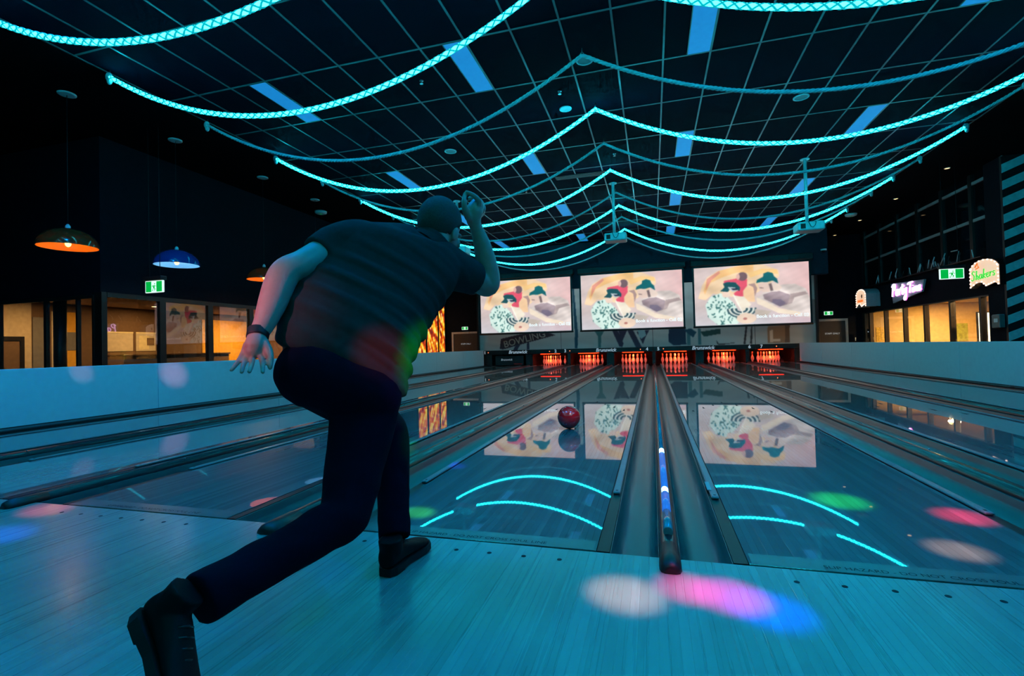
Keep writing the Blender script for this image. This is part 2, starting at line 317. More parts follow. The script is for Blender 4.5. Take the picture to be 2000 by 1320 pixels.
# ---- striped feature wall and pillar on the right
struct('pillar', MB().bbox(7.15, 7.32, 10.97, 11.5, FZ, CZ, .01), M_WALL, 'black pillar at the end of the striped wall')
sw = struct('wall_striped', B(7.15, 10.6, 10.9, 10.965, FZ, CZ), M_BLACK, 'black wall with slanted white stripes at the right edge')
M_STRIPE = mat('white wall stripe', (.84, .85, .86), .6)
for k in range(20):
    z = -2.2+k*.355
    poly = [(7.152, z), (10.6, z+1.48), (10.6, z+1.48+.185), (7.152, z+.185)]
    def clip(pl, zlim, keep_below):
        out = []
        for a, b in zip(pl, pl[1:]+pl[:1]):
            ia = (a[1] <= zlim) == keep_below; ib = (b[1] <= zlim) == keep_below
            if ia: out.append(a)
            if ia != ib:
                t = (zlim-a[1])/(b[1]-a[1]); out.append((a[0]+t*(b[0]-a[0]), zlim))
        return out
    poly = clip(clip(poly, CZ, True), FZ, False)
    if len(poly) >= 3: MB().prism(poly, 'y', 10.894, 10.9).build('stripe', M_STRIPE, sw)

# ---- low white barriers along both sides of the lanes
for nm, xb, sgn, y0, y1, lab in (('barrier_left', -6.95, -1, -1.2, 17.9, 'low glossy white barrier along the left edge of lane one'), ('barrier_right', 5.02, 1, -1.2, 17.9, 'low glossy white barrier along the right edge of lane seven')):
    b = thing('lane_barrier', lab, 'barrier', (xb, 0, 0))
    n = 8; L = (y1-y0)/n
    for k in range(n):
        BB(min(0, sgn*.06), max(0, sgn*.06), y0+k*L+.002, y0+(k+1)*L-.002, FZ, .68, .004).build('panel', M_WHITEPANEL, b)
    B(min(0, -sgn*.03), max(0, -sgn*.03), y0, y1, -.12, .035).build('skirting', M_RUB, b)

# ------------------------------------------------------------------ lanes, gutters, dividers
LW = 1.054; W1 = .5325; W2 = .6977
LC = {4: -(W1/2+LW/2)}; LC[5] = -LC[4]; LC[6] = LC[5]+LW+W2; LC[7] = LC[6]+LW+W1; LC[3] = -LC[6]; LC[2] = LC[3]-LW-W1; LC[1] = LC[2]-LW-W2
NUM = {1: 'one', 2: 'two', 3: 'three', 4: 'four', 5: 'five', 6: 'six', 7: 'seven'}
NAMES = {1: 'lane one, leftmost by the white barrier', 2: 'lane two, second from the left barrier', 3: 'lane three, left of the lane with the ball', 4: 'lane four, with the red ball rolling on it', 5: 'lane five, right of the blue lit divider', 6: 'lane six, reflecting the party room windows', 7: 'lane seven, rightmost by the white barrier'}
w = BW/2-.0002
me_lb = MB().add([(-w,.006,-.03),(w,.006,-.03),(w,19.25,-.03),(-w,19.25,-.03),(-w,.006,0),(w,.006,0),(w,19.25,0),(-w,19.25,0)], [(3,2,1,0),(4,5,6,7),(0,1,5,4),(1,2,6,5),(2,3,7,6),(3,0,4,7)]).mesh('board')
me_lb.materials.append(M_LANE)
for n, c in LC.items():
    t = thing('bowling_lane', 'glossy oiled bowling %s' % NAMES[n], 'bowling lane', (c, 0, 0), 0, 'bowling lanes')
    if n in (3, 4, 5):
        B(-LW/2, LW/2, .006, 19.25, -.12, -.0305).build('lane_bed', M_BLACK, t)
        for k in range(39): put('board', me_lb, None, t, (-LW/2+(k+.5)*BW, 0, 0))
        B(-LW/2+.01, LW/2-.01, .008, .10, 0, .0006).build('foul_film', M_FOUL, t)
        lettering('floor_lettering', 'SLIP HAZARD - DO NOT CROSS FOUL LINE', .032, M_INK, t, (.02, .036, .0012), (0, 0, 0), space=1.0)
    else:
        B(-LW/2, LW/2, .006, 19.25, -.12, 0).build('lane_bed', M_LANE2, t)
    if n in (3, 4, 5, 6):   # aiming dots and arrows inlaid in the lane
        for k in range(-3, 4):
            x = k*5*BW; y = 4.9-abs(k)*.28
            MB().prism([(x-.013, y), (x+.013, y), (x, y+.15)], 'z', .0002, .0007).build('arrow', M_INK, t)
def gutter_profile(x0, x1, d=.085, n=10):
    # trough from x0 to x1, closed below
    top = [(x0, -.004)]; 
    for k in range(n+1):
        a = PI*k/n; top.append(((x0+x1)/2-(x1-x0)/2*.97*math.cos(a), -.008-d*math.sin(a)**.8 if 0 < k < n else -.008))
    top.append((x1, -.004))
    return top+[(x1, -d-.03), (x0, -d-.03)]
def gutter(x0, x1, lab):
    me = MB(); pr = gutter_profile(x0, x1); m = len(pr)
    vs = [(q[0], .012, q[1]) for q in pr]+[(q[0], 18.0, q[1]) for q in pr]
    me.add(vs, [tuple(range(m-1, -1, -1)), tuple(range(m, 2*m))], False)
    me.add(vs, [(i, (i+1) % m, m+(i+1) % m, m+i) for i in range(m)], True)
    return tag(me.build('gutter', M_GUT), lab, 'gutter', 'lane gutters')
def side_rail(xc, side, lab, y_start=.74):
    # retracted bumper rail along the lane edge; side = -1 lies left of the lane
    t = thing('bumper_rail', lab, 'bumper rail', (xc, 0, 0), 0, 'retracted bumper rails')
    B(-.024, .024, .01, 18.0, -.115, -.002).build('edge_strip', M_RUB, t)
    MB().bbox(-.018, .018, y_start, 17.9, -.0015, .012, .004).build('rail', M_BUMP, t)
    B(-.006, .006, y_start+.025, y_start+.038, .012, .0125).build('socket', M_HOLE, t)
    return t
def divider(xc, half, a, b, lit):
    # raised cap between two lanes with a rounded nose at the foul line
    t = thing('lane_divider', 'raised %s divider with black nose between lanes %s and %s' % ('blue lit' if lit else 'dark', NUM[a], NUM[b]), 'lane divider', (xc, 0, 0), 0, 'lane dividers')
    prof = [(-half, -.10), (half, -.10), (half, -.01)]+[(half*math.cos(PI*k/8), .002+.036*math.sin(PI*k/8)) for k in range(9)]+[(-half, -.01)]
    m = len(prof)
    ys = [.02, 17.95]
    me = MB(); vs = [(q[0], y, q[1]) for y in ys for q in prof]
    me.add(vs, [tuple(range(m-1, -1, -1)), tuple(range(m, 2*m))]); me.add(vs, [(i, (i+1) % m, m+(i+1) % m, m+i) for i in range(m)], True)
    me.build('cap', M_CAP, t)
    nose = MB(); rs = []
    for y, s, h in ((.06, 1.03, .90), (-.07, 1.06, .92), (-.105, 1.02, .88), (-.125, .85, .7), (-.133, .5, .4)):
        rs.append([(half*s*math.cos(PI*k/8), y, max(.0005, .046*h*math.sin(PI*k/8)+.0005)) for k in range(9)])
    nose.rings(rs, True, True); nose.build('nose', M_RUB, t)
    if lit:
        # clear tube lying on the cap, lamps lit along its near third
        MB().tube([(0, .13, .046), (0, .35, .047)], .019, 10).build('light_tube', M_LEDTUBE, t)
        MB().tube([(0, .352, .048), (0, .62, .048)], .019, 10).build('light_tube', M_LEDON, t)
        MB().tube([(0, .60, .050), (0, .70, .050)], .0165, 10).build('lamp', M_LEDHOT, t)
        MB().tube([(0, .70, .048), (0, 1.52, .048)], .018, 10).build('light_tube', M_LEDON, t)
        MB().tube([(0, 1.52, .050), (0, 1.64, .050)], .0165, 10).build('lamp', M_LEDHOT, t)
        MB().tube([(0, 1.64, .047), (0, 17.6, .047)], .014, 8).build('light_tube', M_LEDTUBE, t)
    else:
        for k in range(9):
            MB().ball((half*.5, .9+k*1.1, .037), .006, n=8, m=6).build('glint_bead', M_STEEL, t)  # beads added to give the light glints along the cap
    return t
for a in range(1, 7):
    x0 = LC[a]+LW/2; x1 = LC[a+1]-LW/2; xc = (x0+x1)/2; wd = x1-x0; half = .036 if wd < .6 else .055
    side_rail(x0+.026, 1, 'grey bumper rail on the right edge of lane %s' % NUM[a]); side_rail(x1-.026, -1, 'grey bumper rail on the left edge of lane %s' % NUM[a+1], .75)
    gutter(x0+.052, xc-half-.001, 'dark curved gutter on the right side of lane %s' % NUM[a]); gutter(xc+half+.001, x1-.052, 'dark curved gutter on the left side of lane %s' % NUM[a+1])
    divider(xc, half, a, a+1, a == 4)
xl = LC[1]-LW/2; xr = LC[7]+LW/2
side_rail(xl-.026, -1, 'grey bumper rail on the left edge of lane one'); side_rail(xr+.026, 1, 'grey bumper rail on the right edge of lane seven')
gutter(xl-.052-.22, xl-.052, 'dark curved gutter between lane 1 and the left barrier'); gutter(xr+.052, xr+.052+.22, 'dark curved gutter between lane 7 and the right barrier')
for xa, xb, lab in ((-6.90, xl-.275, 'black edge beam between the left barrier and its gutter'), (xr+.275, 4.98, 'black edge beam between the right barrier and its gutter')):
    tag(MB().bbox(xa, xb, -.02, 17.95, -.12, .03, .01).build('edge_beam', M_RUB), lab, 'edge beam')
# sticker on the rail right of the blue divider
tag(B(.215, .236, .86, 1.02, .0128, .0135).build('sticker', M_DFRAME), 'small pale sticker on the bumper rail right of the blue divider', 'sticker')

# ------------------------------------------------------------------ pins and pin machines
prof = [(.026, 0), (.029, .012), (.042, .05), (.056, .085), (.0605, .114), (.058, .145), (.048, .185), (.034, .22), (.0245, .25), (.0235, .262), (.026, .29), (.031, .32), (.0325, .343), (.030, .362), (.021, .376), (.006, .381)]
me_pin = MB().lathe(prof, n=14).mesh('pin'); me_pin.materials.append(M_PIN)
me_str = MB().lathe([(.0262, .243), (.0243, .252), (.0242, .256), (.0255, .266)], n=14, caps=False).lathe([(.0262, .274), (.0270, .282)], n=14, caps=False).mesh('neck_stripe'); me_str.materials.append(M_PINRED)
POS = ['head pin of the rack', 'left pin of the second row', 'right pin of the second row', 'left pin of the third row', 'middle pin of the third row', 'right pin of the third row', 'leftmost pin of the back row', 'inner left pin of the back row', 'inner right pin of the back row', 'rightmost pin of the back row']
for n in range(2, 8):
    k = 0
    for row in range(4):
        for q in range(row+1):
            x = LC[n]+(q-row/2)*.3048; y = 18.29+row*.264
            t = thing('bowling_pin', 'red lit bowling pin on lane %s, %s' % (NUM[n], POS[k]), 'bowling pin', (x, y, .0005), 0, 'bowling pins on lane %s' % NUM[n])
            put('body', me_pin, None, t); put('neck_stripe', me_str, None, t); k += 1
M_KICK = mat('black kickback board', (.012, .012, .014), .3, coat=.3)
M_CURT = mat('black pit curtain', (.006, .006, .007), .9)
for a in range(0, 8):
    if a == 0: xa, xb = -7.1, xl-.24
    elif a == 7: xa, xb = xr+.24, 5.2
    else: xa, xb = LC[a]+LW/2+.2, LC[a+1]-LW/2-.2
    lab = 'black kickback board %s' % ('left of lane one' if a == 0 else 'right of lane seven' if a == 7 else 'between the pins of lanes %s and %s' % (NUM[a], NUM[a+1]))
    t = thing('kickback', lab, 'kickback board', ((xa+xb)/2, 18.05, -.1), 0, 'kickback boards')
    h = (xb-xa)/2
    BB(-h, h, .04, 1.6, 0, .57, .004).build('board', M_KICK, t)
    MB().lathe([(.012, 0), (.012, .006)], (0, 0, 0), 10, False).build('ball_sensor', M_STEEL, t).location = (0, .034, .2)
tag(B(-7.1, 5.2, 19.66, 19.7, -.1, .6).build('pit_curtain', M_CURT), 'black curtain behind the pins', 'curtain')
def pin_light(n):
    t = thing('pin_lamp', 'red strip lamp glowing above the pins of lane %s' % NUM[n], 'strip lamp', (LC[n], 18.16, .47), 0, 'red strip lamps above the pins')
    B(-.42, .42, -.012, .012, -.012, .012).build('tube', M_REDSTRIP, t); BB(-.46, .46, -.025, .025, .012, .03, .003).build('housing', M_BLACK, t)
    l = bpy.data.lights.new('pin_lamp_light', 'AREA'); l.shape = 'RECTANGLE'; l.size = .8; l.size_y = .05; l.energy = 34; l.color = (1.0, .055, .006)
    o = bpy.data.objects.new('pin_lamp_light', l); COL.objects.link(o); o.parent = t; o.location = (0, -.03, -.02); o.rotation_euler = (math.radians(38), 0, 0)
for n in range(2, 8): pin_light(n)
# lane 1: its rack guard is down
t = thing('rack_guard', 'black sweep guard lowered over the pins of lane one', 'rack guard', (LC[1], 18.1, 0))
BB(-.62, .62, 0, .05, .02, .42, .006).build('panel', M_KICK, t); B(-.62, .62, -.006, 0, .36, .40).build('trim', M_FRAME, t)
lettering('lettering', 'Brunswick', .12, M_LETTER, t, (-.12, -.008, .26), (PI/2, 0, 0), shear=.25)
B(.2, .56, -.008, 0, .06, .10).build('red_reflector', M_PINRED, t)
# masking unit with its mural
mk = thing('masking_unit', 'dark masking beam with lane numbers below a printed mural', 'masking unit', (0, 18.0, 0))
seams = [-7.22, -3.66, -.02, 3.63, 5.64]
for a, b in zip(seams, seams[1:]):
    BB(a+.004, b-.004, 0, .1, .485, .655, .006).build('fascia', M_FRAME, mk)
for tx, x in (('1', -6.93), ('2', -3.87), ('3', -3.47), ('4', -.25), ('5', .17), ('6', 3.40), ('7', 3.80)):
    lettering('lane_number', tx, .17, M_LETTER, mk, (x, -.006, .575), (PI/2, 0, 0), bold=.006)
for x in (-5.48, -1.84, 1.79):
    lettering('maker_lettering', 'Brunswick', .19, M_LETTER, mk, (x, -.006, .575), (PI/2, 0, 0), shear=.25, bold=.004)
for x in (-6.78, -4.12, -3.28, -.50, .36, 4.3):
    MB().ball((x, -.006, .575), .018, n=10, m=6).build('lamp', M_REDLED, mk)
B(-7.26, -7.2, -.02, .25, FZ, 3.3).build('end_post', M_FRAME, mk); B(5.63, 5.69, -.02, .25, FZ, 3.3).build('end_post', M_FRAME, mk)
MURAL = [
 ((22, 62, 78), [(-3.144, 3.103), (-3.068, 3.099), (-2.949, 1.284), (-2.986, 0.664), (-3.106, 0.667), (-3.081, 1.288)]),
 ((40, 88, 92), [(-3.672, 2.676), (-3.308, 2.658), (-3.296, 1.749), (-3.639, 1.762)]),
 ((52, 92, 92), [(-2.293, 1.374), (-1.889, 1.36), (-2.024, 1.124), (-2.037, 0.679), (-2.158, 0.681), (-2.145, 1.127)]),
 ((46, 44, 62), [(-1.597, 1.387), (-1.38, 1.38), (-1.145, 0.822), (-1.203, 0.676), (-1.31, 0.697)]),
 ((46, 44, 62), [(-1.345, 1.342), (-0.986, 1.366), (-1.196, 0.896)]),
 ((46, 44, 62), [(-0.987, 1.33), (-0.773, 1.359), (-0.441, 0.639), (-0.67, 0.645)]),
 ((46, 44, 62), [(-0.633, 1.281), (-0.141, 1.337), (-0.326, 0.981), (-0.402, 0.765)]),
 ((120, 150, 155), [(-0.578, 1.352), (-0.316, 1.325), (-0.27, 1.106), (-0.466, 0.985), (-0.568, 1.097)]),
 ((44, 34, 44), [(-6.247, 1.155), (-4.502, 1.488), (-3.885, 1.238), (-5.07, 0.966), (-6.169, 0.701), (-6.312, 0.724)]),
 ((46, 44, 62), [(-5.594, 0.863), (-5.392, 0.897), (-5.56, 0.629), (-5.742, 0.633)]),
 ((46, 44, 62), [(-5.11, 0.947), (-5.01, 0.964), (-5.018, 0.674), (-5.118, 0.677)]),
 ((30, 44, 64), [(0.578, 1.334), (1.204, 1.348), (1.212, 0.727), (0.745, 0.686), (0.563, 0.844)]),
 ((58, 96, 100), [(1.235, 1.258), (1.368, 1.253), (1.367, 0.687), (1.234, 0.691)]),
 ((58, 96, 100), [(1.636, 1.315), (1.751, 1.311), (1.755, 0.695), (1.633, 0.698)]),
 ((30, 62, 60), [(1.731, 1.188), (2.436, 1.287), (2.453, 1.094), (1.857, 0.998)]),
 ((22, 62, 78), [(1.135, 1.297), (1.404, 1.323), (1.598, 1.175), (1.46, 0.985), (1.297, 1.114)]),
 ((50, 46, 48), [(3.315, 1.342), (3.378, 1.339), (3.294, 0.672), (3.225, 0.674)]),
 ((50, 46, 48), [(3.503, 1.335), (3.55, 1.333), (3.523, 0.683), (3.451, 0.685)]),
 ((44, 40, 42), [(2.277, 0.873), (2.37, 0.714), (2.98, 0.742), (2.433, 0.66), (2.321, 0.698)]),
 ((128, 96, 72), [(4.061, 1.314), (4.642, 1.344), (4.622, 0.704), (4.042, 0.703)]),
 ((86, 66, 52), [(4.642, 1.344), (4.793, 1.338), (4.772, 0.7), (4.622, 0.704)]),
 ((186, 160, 138), [(4.124, 1.159), (4.226, 1.173), (4.23, 0.833), (4.474, 0.836), (4.471, 0.749), (4.119, 0.725)]),
 ((120, 104, 100), [(5.449, 2.247), (5.655, 2.237), (5.656, 1.372), (5.48, 1.379)]),
]

def inside(poly, X, Z):
    r = np.zeros(X.shape, bool); n = len(poly)
    for i in range(n):
        x0, z0 = poly[i]; x1, z1 = poly[(i+1) % n]
        if z0 == z1: continue
        c = ((z0 > Z) != (z1 > Z)) & (X < (x1-x0)*(Z-z0)/(z1-z0)+x0); r ^= c
    return r
def grid_print(name, x0, x1, z0, z1, nx, nz, fn, material, parent=None, loc=None, y=0.0):
    # flat print: a fine mesh whose vertices carry the printed colours (sRGB 0..255)
    xs = np.linspace(x0, x1, nx); zs = np.linspace(z0, z1, nz); X, Z = np.meshgrid(xs, zs)
    rgb = fn(X, Z)/255.0; lin = np.where(rgb <= .04045, rgb/12.92, ((rgb+.055)/1.055)**2.4)
    v = np.stack([X.ravel(), np.full(X.size, y), Z.ravel()], -1)
    i = np.arange(nx-1)[None, :]+nx*np.arange(nz-1)[:, None]; fcs = np.stack([i, i+1, i+nx+1, i+nx], -1).reshape(-1, 4)
    me = bpy.data.meshes.new(name); me.vertices.add(len(v)); me.vertices.foreach_set('co', v.ravel())
    me.loops.add(fcs.size); me.loops.foreach_set('vertex_index', fcs.ravel().astype(np.int32)); me.polygons.add(len(fcs)); me.polygons.foreach_set('loop_start', np.arange(0, fcs.size, 4, dtype=np.int32)); me.update(calc_edges=True)
    at = me.color_attributes.new('print', 'FLOAT_COLOR', 'POINT'); at.data.foreach_set('color', np.concatenate([lin.reshape(-1, 3), np.ones((len(v), 1))], 1).astype(np.float32).ravel())
    return put(name, me, material, parent, loc)
rng = np.random.default_rng(3)
def smooth_noise(X, Z, s, seed):
    r = np.random.default_rng(seed); out = np.zeros(X.shape)
    for k in range(6):
        a, b, ph = r.normal(0, s), r.normal(0, s), r.uniform(0, 6.28); out += np.sin(a*X+b*Z+ph)
    return out/6
def blur(img, n=1):
    for _ in range(n):
        p = np.pad(img, ((1, 1), (1, 1), (0, 0)), mode='edge')
        img = (p[1:-1, 1:-1]*2+p[:-2, 1:-1]+p[2:, 1:-1]+p[1:-1, :-2]+p[1:-1, 2:])/6
    return img
def mural(X, Z):
    g = 1+.10*smooth_noise(X*1.0, Z*4, 1.2, 5)+.04*smooth_noise(X*3, Z*9, 1.5, 6)
    img = np.stack([204*g, 204*g, 200*g], -1)
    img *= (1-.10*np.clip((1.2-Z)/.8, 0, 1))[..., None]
    for c, pl in MURAL: img[inside(pl, X, Z)] = np.array(c)*1.35
    return np.clip(blur(img, 1), 0, 255)
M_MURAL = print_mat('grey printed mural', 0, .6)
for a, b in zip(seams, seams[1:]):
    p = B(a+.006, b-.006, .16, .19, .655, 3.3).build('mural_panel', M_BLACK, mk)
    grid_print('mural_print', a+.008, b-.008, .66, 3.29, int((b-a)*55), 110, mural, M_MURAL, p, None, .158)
t = thing('mural_fill_lamp', 'added strip lamp, unseen behind the screens, washing the mural', 'strip lamp', (-.8, 16.9, 3.2)); BB(-5.6, 5.6, -.05, .05, 0, .06, .01).build('housing', M_BLACK, t)  # added lamp hidden behind the screens to brighten the mural
for k in (-4, 0, 4): MB().tube([(k, 0, .06), (k, 0, CZ-3.2)], .012, 6).build('rod', M_BLACK, t)
l = bpy.data.lights.new('mural_fill_light', 'AREA'); l.shape = 'RECTANGLE'; l.size = 11; l.size_y = .06; l.energy = 60; l.color = (.55, .88, 1.0); o = bpy.data.objects.new('mural_fill_light', l); COL.objects.link(o); o.parent = t; o.location = (0, .02, -.01); o.rotation_euler = (math.radians(35), 0, 0)
M_OLDSIGN = mat('faded sign letters', (.42, .36, .30), .7)
lettering('sign_lettering', 'BOWLING', .40, M_OLDSIGN, mk, (-5.22, .150, 1.10), (PI/2, math.radians(-13), 0), bold=.006)

# ------------------------------------------------------------------ three projection screens
SW, SH, SZ = 3.50, 1.975, 1.348
def cpx(x, y):
    # print layout: from the photographed picture to 0..1
    v = 0; u = (x-125)/1735
    top = 265-117*u; bot = 1130-65*u
    return u*SW, (bot-y)/(bot-top)*SH
def screen_picture(X, Z):
    U = X/SW; V = Z/SH
    def P(*pts): return inside([cpx(*q) for q in pts], X, Z)
    def E(x, y, rx, ry, rot=0):
        cx, cz = cpx(x, y); dx = (X-cx)/(rx/1735*SW); dz = (Z-cz)/(ry/890*SH); return dx*dx+dz*dz < 1
    n1 = smooth_noise(U*3, V*3, 1.6, 11); n2 = smooth_noise(U*9, V*9, 1.6, 12)
    img = np.zeros(X.shape+(3,)); 
    img[...] = np.array([214, 194, 190]); img += (n1*14)[..., None]*np.array([1, .8, .7]); 
    img += np.clip(U-.6, 0, 1)[..., None]*np.array([20, -30, -22]); img += np.clip(.35-V, 0, 1)[..., None]*np.array([-20, 20, 45])
    m = P((180, 720), (250, 520), (330, 400), (500, 300), (800, 225), (1050, 195), (1200, 200), (1420, 280), (1430, 380), (1100, 620), (800, 700), (420, 640), (300, 740)); img[m] = np.array([238, 206, 168])+(n2[m]*16)[:, None]
    for (pts, col) in ((((270, 600), (330, 420), (520, 300), (800, 225), (1050, 195), (1050, 330), (800, 320), (560, 400), (380, 480), (290, 660)), (242, 192, 128)), (((960, 330), (1180, 260), (1400, 270), (1420, 340), (1180, 330), (1000, 400)), (244, 200, 132)), (((330, 420), (520, 300), (540, 330), (400, 440), (300, 600)), (226, 150, 128))):
        m = P(*pts); img[m] = np.array(col)+(n2[m]*14)[:, None]
    img[P((890, 560), (1040, 530), (1060, 760), (900, 760))] = (246, 204, 160)
    img[P((960, 500), (1060, 480), (1100, 560), (1060, 680), (1040, 540))] = (172, 140, 134)
    img[P((590, 450), (820, 405), (950, 425), (945, 520), (880, 600), (880, 680), (760, 690), (740, 640), (830, 560), (800, 490), (590, 500))] = (228, 84, 108)
    img[E(880, 380, 74, 66)] = (118, 90, 96); img[E(812, 385, 28, 46)] = (224, 178, 164)
    m = P((290, 820), (380, 690), (540, 630), (640, 690), (740, 790), (800, 890), (860, 1000), (780, 1095), (480, 1115), (330, 1000)); img[m] = (214, 236, 226)
    r = np.random.default_rng(8)
    for _ in range(95):
        x, y = r.uniform(290, 800), r.uniform(650, 1110); a = r.uniform(0, PI); l = r.uniform(18, 40); d = r.uniform(7, 14)
        q = [(x+l*math.cos(a), y+l*math.sin(a)), (x-d*math.sin(a), y+d*math.cos(a)), (x-l*math.cos(a)*.6, y-l*math.sin(a)*.6), (x+d*math.sin(a), y-d*math.cos(a))]
        k = P(*q) & m; img[k] = (44, 98, 96)
    img[E(620, 650, 62, 50)] = (236, 208, 190)
    img[P((580, 490), (640, 465), (770, 470), (840, 545), (830, 600), (760, 570), (690, 560), (650, 615), (530, 605), (600, 545))] = (32, 78, 84)
    img[P((650, 540), (760, 545), (810, 590), (720, 610), (670, 575))] = (190, 196, 200); img[P((700, 560), (780, 560), (800, 585), (730, 590))] = (40, 40, 60)
    img[P((720, 660), (900, 690), (1000, 800), (880, 940), (800, 830))] = (238, 226, 206)
    cx, cz = cpx(850, 870); rr = np.hypot((X-cx)/SW*1735, (Z-cz)/SH*890*1.7); arc = (rr > 60) & (rr < 225) & (Z < cz+.02) & (((rr/33).astype(int) % 2) == 0); img[arc] = (46, 74, 84)
    arc = (rr > 60) & (rr < 225) & (Z < cz+.02) & (((rr/33).astype(int) % 2) == 1); img[arc] = (222, 224, 214)
    img[E(920, 1010, 150, 80)] = (238, 212, 190); img[E(900, 1015, 30, 18)] = (186, 120, 110)
    img[P((730, 660), (745, 655), (880, 930), (860, 940))] = (246, 240, 228)
    n3 = smooth_noise(U*22+V*6, V*20, 1.4, 13)
    m = P((1090, 700), (1180, 630), (1320, 560), (1470, 500), (1660, 490), (1810, 560), (1860, 700), (1890, 1000), (1700, 970), (1500, 860), (1300, 800)); img[m] = np.array([222, 208, 202])+(n2[m]*18+n3[m]*22)[:, None]
    m = P((1180, 655), (1300, 612), (1430, 598), (1570, 650), (1590, 720), (1530, 800), (1420, 835), (1300, 770), (1200, 720)); img[m] = np.array([156, 136, 142])+(n3[m]*20+n2[m]*10)[:, None]
    m = P((1320, 720), (1440, 720), (1520, 780), (1430, 830), (1310, 770)); img[m] = np.array([122, 108, 128])+(n3[m]*10)[:, None]
    m = P((1580, 640), (1800, 600), (1840, 640), (1640, 690), (1600, 780), (1540, 800)); img[m] = np.array([176, 156, 154])+(n3[m]*20)[:, None]
    img[P((1105, 480), (1250, 455), (1295, 540), (1275, 612), (1190, 615), (1122, 570))] = (228, 200, 186); img[P((1320, 470), (1420, 490), (1465, 540), (1420, 590), (1340, 585))] = (234, 212, 198); img[P((1270, 490), (1310, 480), (1335, 590), (1295, 600))] = (120, 98, 98); img[P((1130, 540), (1190, 548), (1190, 560), (1135, 556))] = (140, 110, 104)
    img[P((1085, 480), (1100, 430), (1190, 385), (1198, 335), (1265, 308), (1335, 325), (1352, 372), (1395, 410), (1412, 485), (1330, 440), (1240, 465), (1160, 462))] = (26, 98, 104)
    img[P((1075, 690), (1200, 745), (1400, 850), (1720, 915), (1720, 965), (1400, 930), (1090, 790))] = (240, 222, 200)
    img[P((1050, 870), (1300, 900), (1200, 1000), (1050, 960))] = (196, 182, 170)
    img *= (1+.045*n3+.04*n2)[..., None]
    return np.clip(blur(img, 4), 0, 255)
M_SCREEN = print_mat('lit projection picture', 1.05, .8, .05)
m0 = None
for i, (xa, lab) in enumerate(((-6.38, 'left projection screen showing three painters, behind the raised elbow'), (-2.492, 'middle projection screen showing three painters at a table'), (1.398, 'right projection screen showing three painters, largest in view'))):
    t = thing('projection_screen', lab, 'projection screen', (xa, 16.05, SZ), 0, 'projection screens')
    if m0 is None:
        o = grid_print('picture', 0, SW, 0, SH, 300, 170, screen_picture, M_SCREEN, t); m0 = o.data
    else: put('picture', m0, None, t)
    fr = MB(); fr.box(-.06, -.003, -.01, .02, -.06, SH+.06).box(SW+.003, SW+.06, -.01, .02, -.06, SH+.06).box(-.003, SW+.003, -.01, .02, SH+.003, SH+.06)
    fr.build('border', M_BLACK, t); MB().tube([(-.07, 0, -.045), (SW+.07, 0, -.045)], .03, 10).build('bottom_bar', M_FRAME, t)
    BB(-.12, SW+.12, -.08, .149, SH+.06, SH+.27, .02).build('housing', M_BLACK, t); B(0, SW, .004, .014, 0, SH).build('backing', M_BLACK, t)
    cx = SW*.545
    for wd in ('Book', 'a', 'function', '-', 'Call', '02'):
        o = lettering('caption_word', wd, .150, M_WLETTER, t, (cx, -.012, SH*.125), (PI/2, 0, 0), align='LEFT', bold=.003)
        cx += max(v.co.x for v in o.data.vertices)+.048

ORD = ['first', 'second', 'third', 'fourth', 'fifth', 'sixth', 'seventh']
# ------------------------------------------------------------------ rope garlands
XA, XB, XC = -6.80, -.79, 5.39
RZ = 4.47; SAG = .92
def swag_pt(x0, x1, s):
    return Vector((x0+(x1-x0)*s, 0, RZ-SAG*(1-(2*s-1)**2)))
def strand_mesh(x0, x1, R, r, n_str, both, pitch, sides=5, seg=9):
    L = math.hypot(x1-x0, 0)*1.055; N = int(L/pitch*seg); mb = MB()
    for d in ((1, -1) if both else (1,)):
        for q in range(n_str):
            pts = []
            for i in range(N+1):
                s = i/N; c = swag_pt(x0, x1, s); t = (swag_pt(x0, x1, min(1, s+.002))-swag_pt(x0, x1, max(0, s-.002))).normalized(); nrm = Vector((-t.z, 0, t.x)); a = d*2*PI*(s*L/pitch)+2*PI*q/n_str
                rr = R+(.002*math.cos(2*a*1.0+q) if both else 0)
                pts.append(c+rr*(nrm*math.cos(a)+Vector((0, 1, 0))*math.sin(a)))
            mb.tube(pts, r, sides, True, True)
    return mb.mesh('braid')
def core_mesh(x0, x1, r): return MB().tube([swag_pt(x0, x1, i/48) for i in range(49)], r, 8).mesh('core')
lit_m = [strand_mesh(XA, XB, .0222, .0095, 2, True, .21, 6, 14), strand_mesh(XB, XC, .0222, .0095, 2, True, .21, 6, 14)]
core_m = [core_mesh(XA, XB, .0255), core_mesh(XB, XC, .0255)]
dull_m = [strand_mesh(XA, XB, .012, .0135, 3, False, .16), strand_mesh(XB, XC, .012, .0135, 3, False, .16)]
for m in lit_m: m.materials.append(M_ROPE_LIT)
for m in core_m: m.materials.append(M_ROPE_CORE)
for m in dull_m: m.materials.append(M_ROPE)
hook = MB(); hook.tube([(0, 0, .09), (0, 0, .035)], .006, 6)
hook.tube([(.022*math.sin(a), 0, .012-.022*math.cos(a)) for a in [2*PI*k/12 for k in range(13)]], .005, 6); me_hook = hook.mesh('hook'); me_hook.materials.append(M_STEEL)
knot = MB().ball((0, 0, 0), .05, .035, .06, 10, 8).ball((.01, 0, -.06), .035, .03, .05, 8, 6); me_knot = knot.mesh('knot')
me_knot.materials.append(M_ROPE)
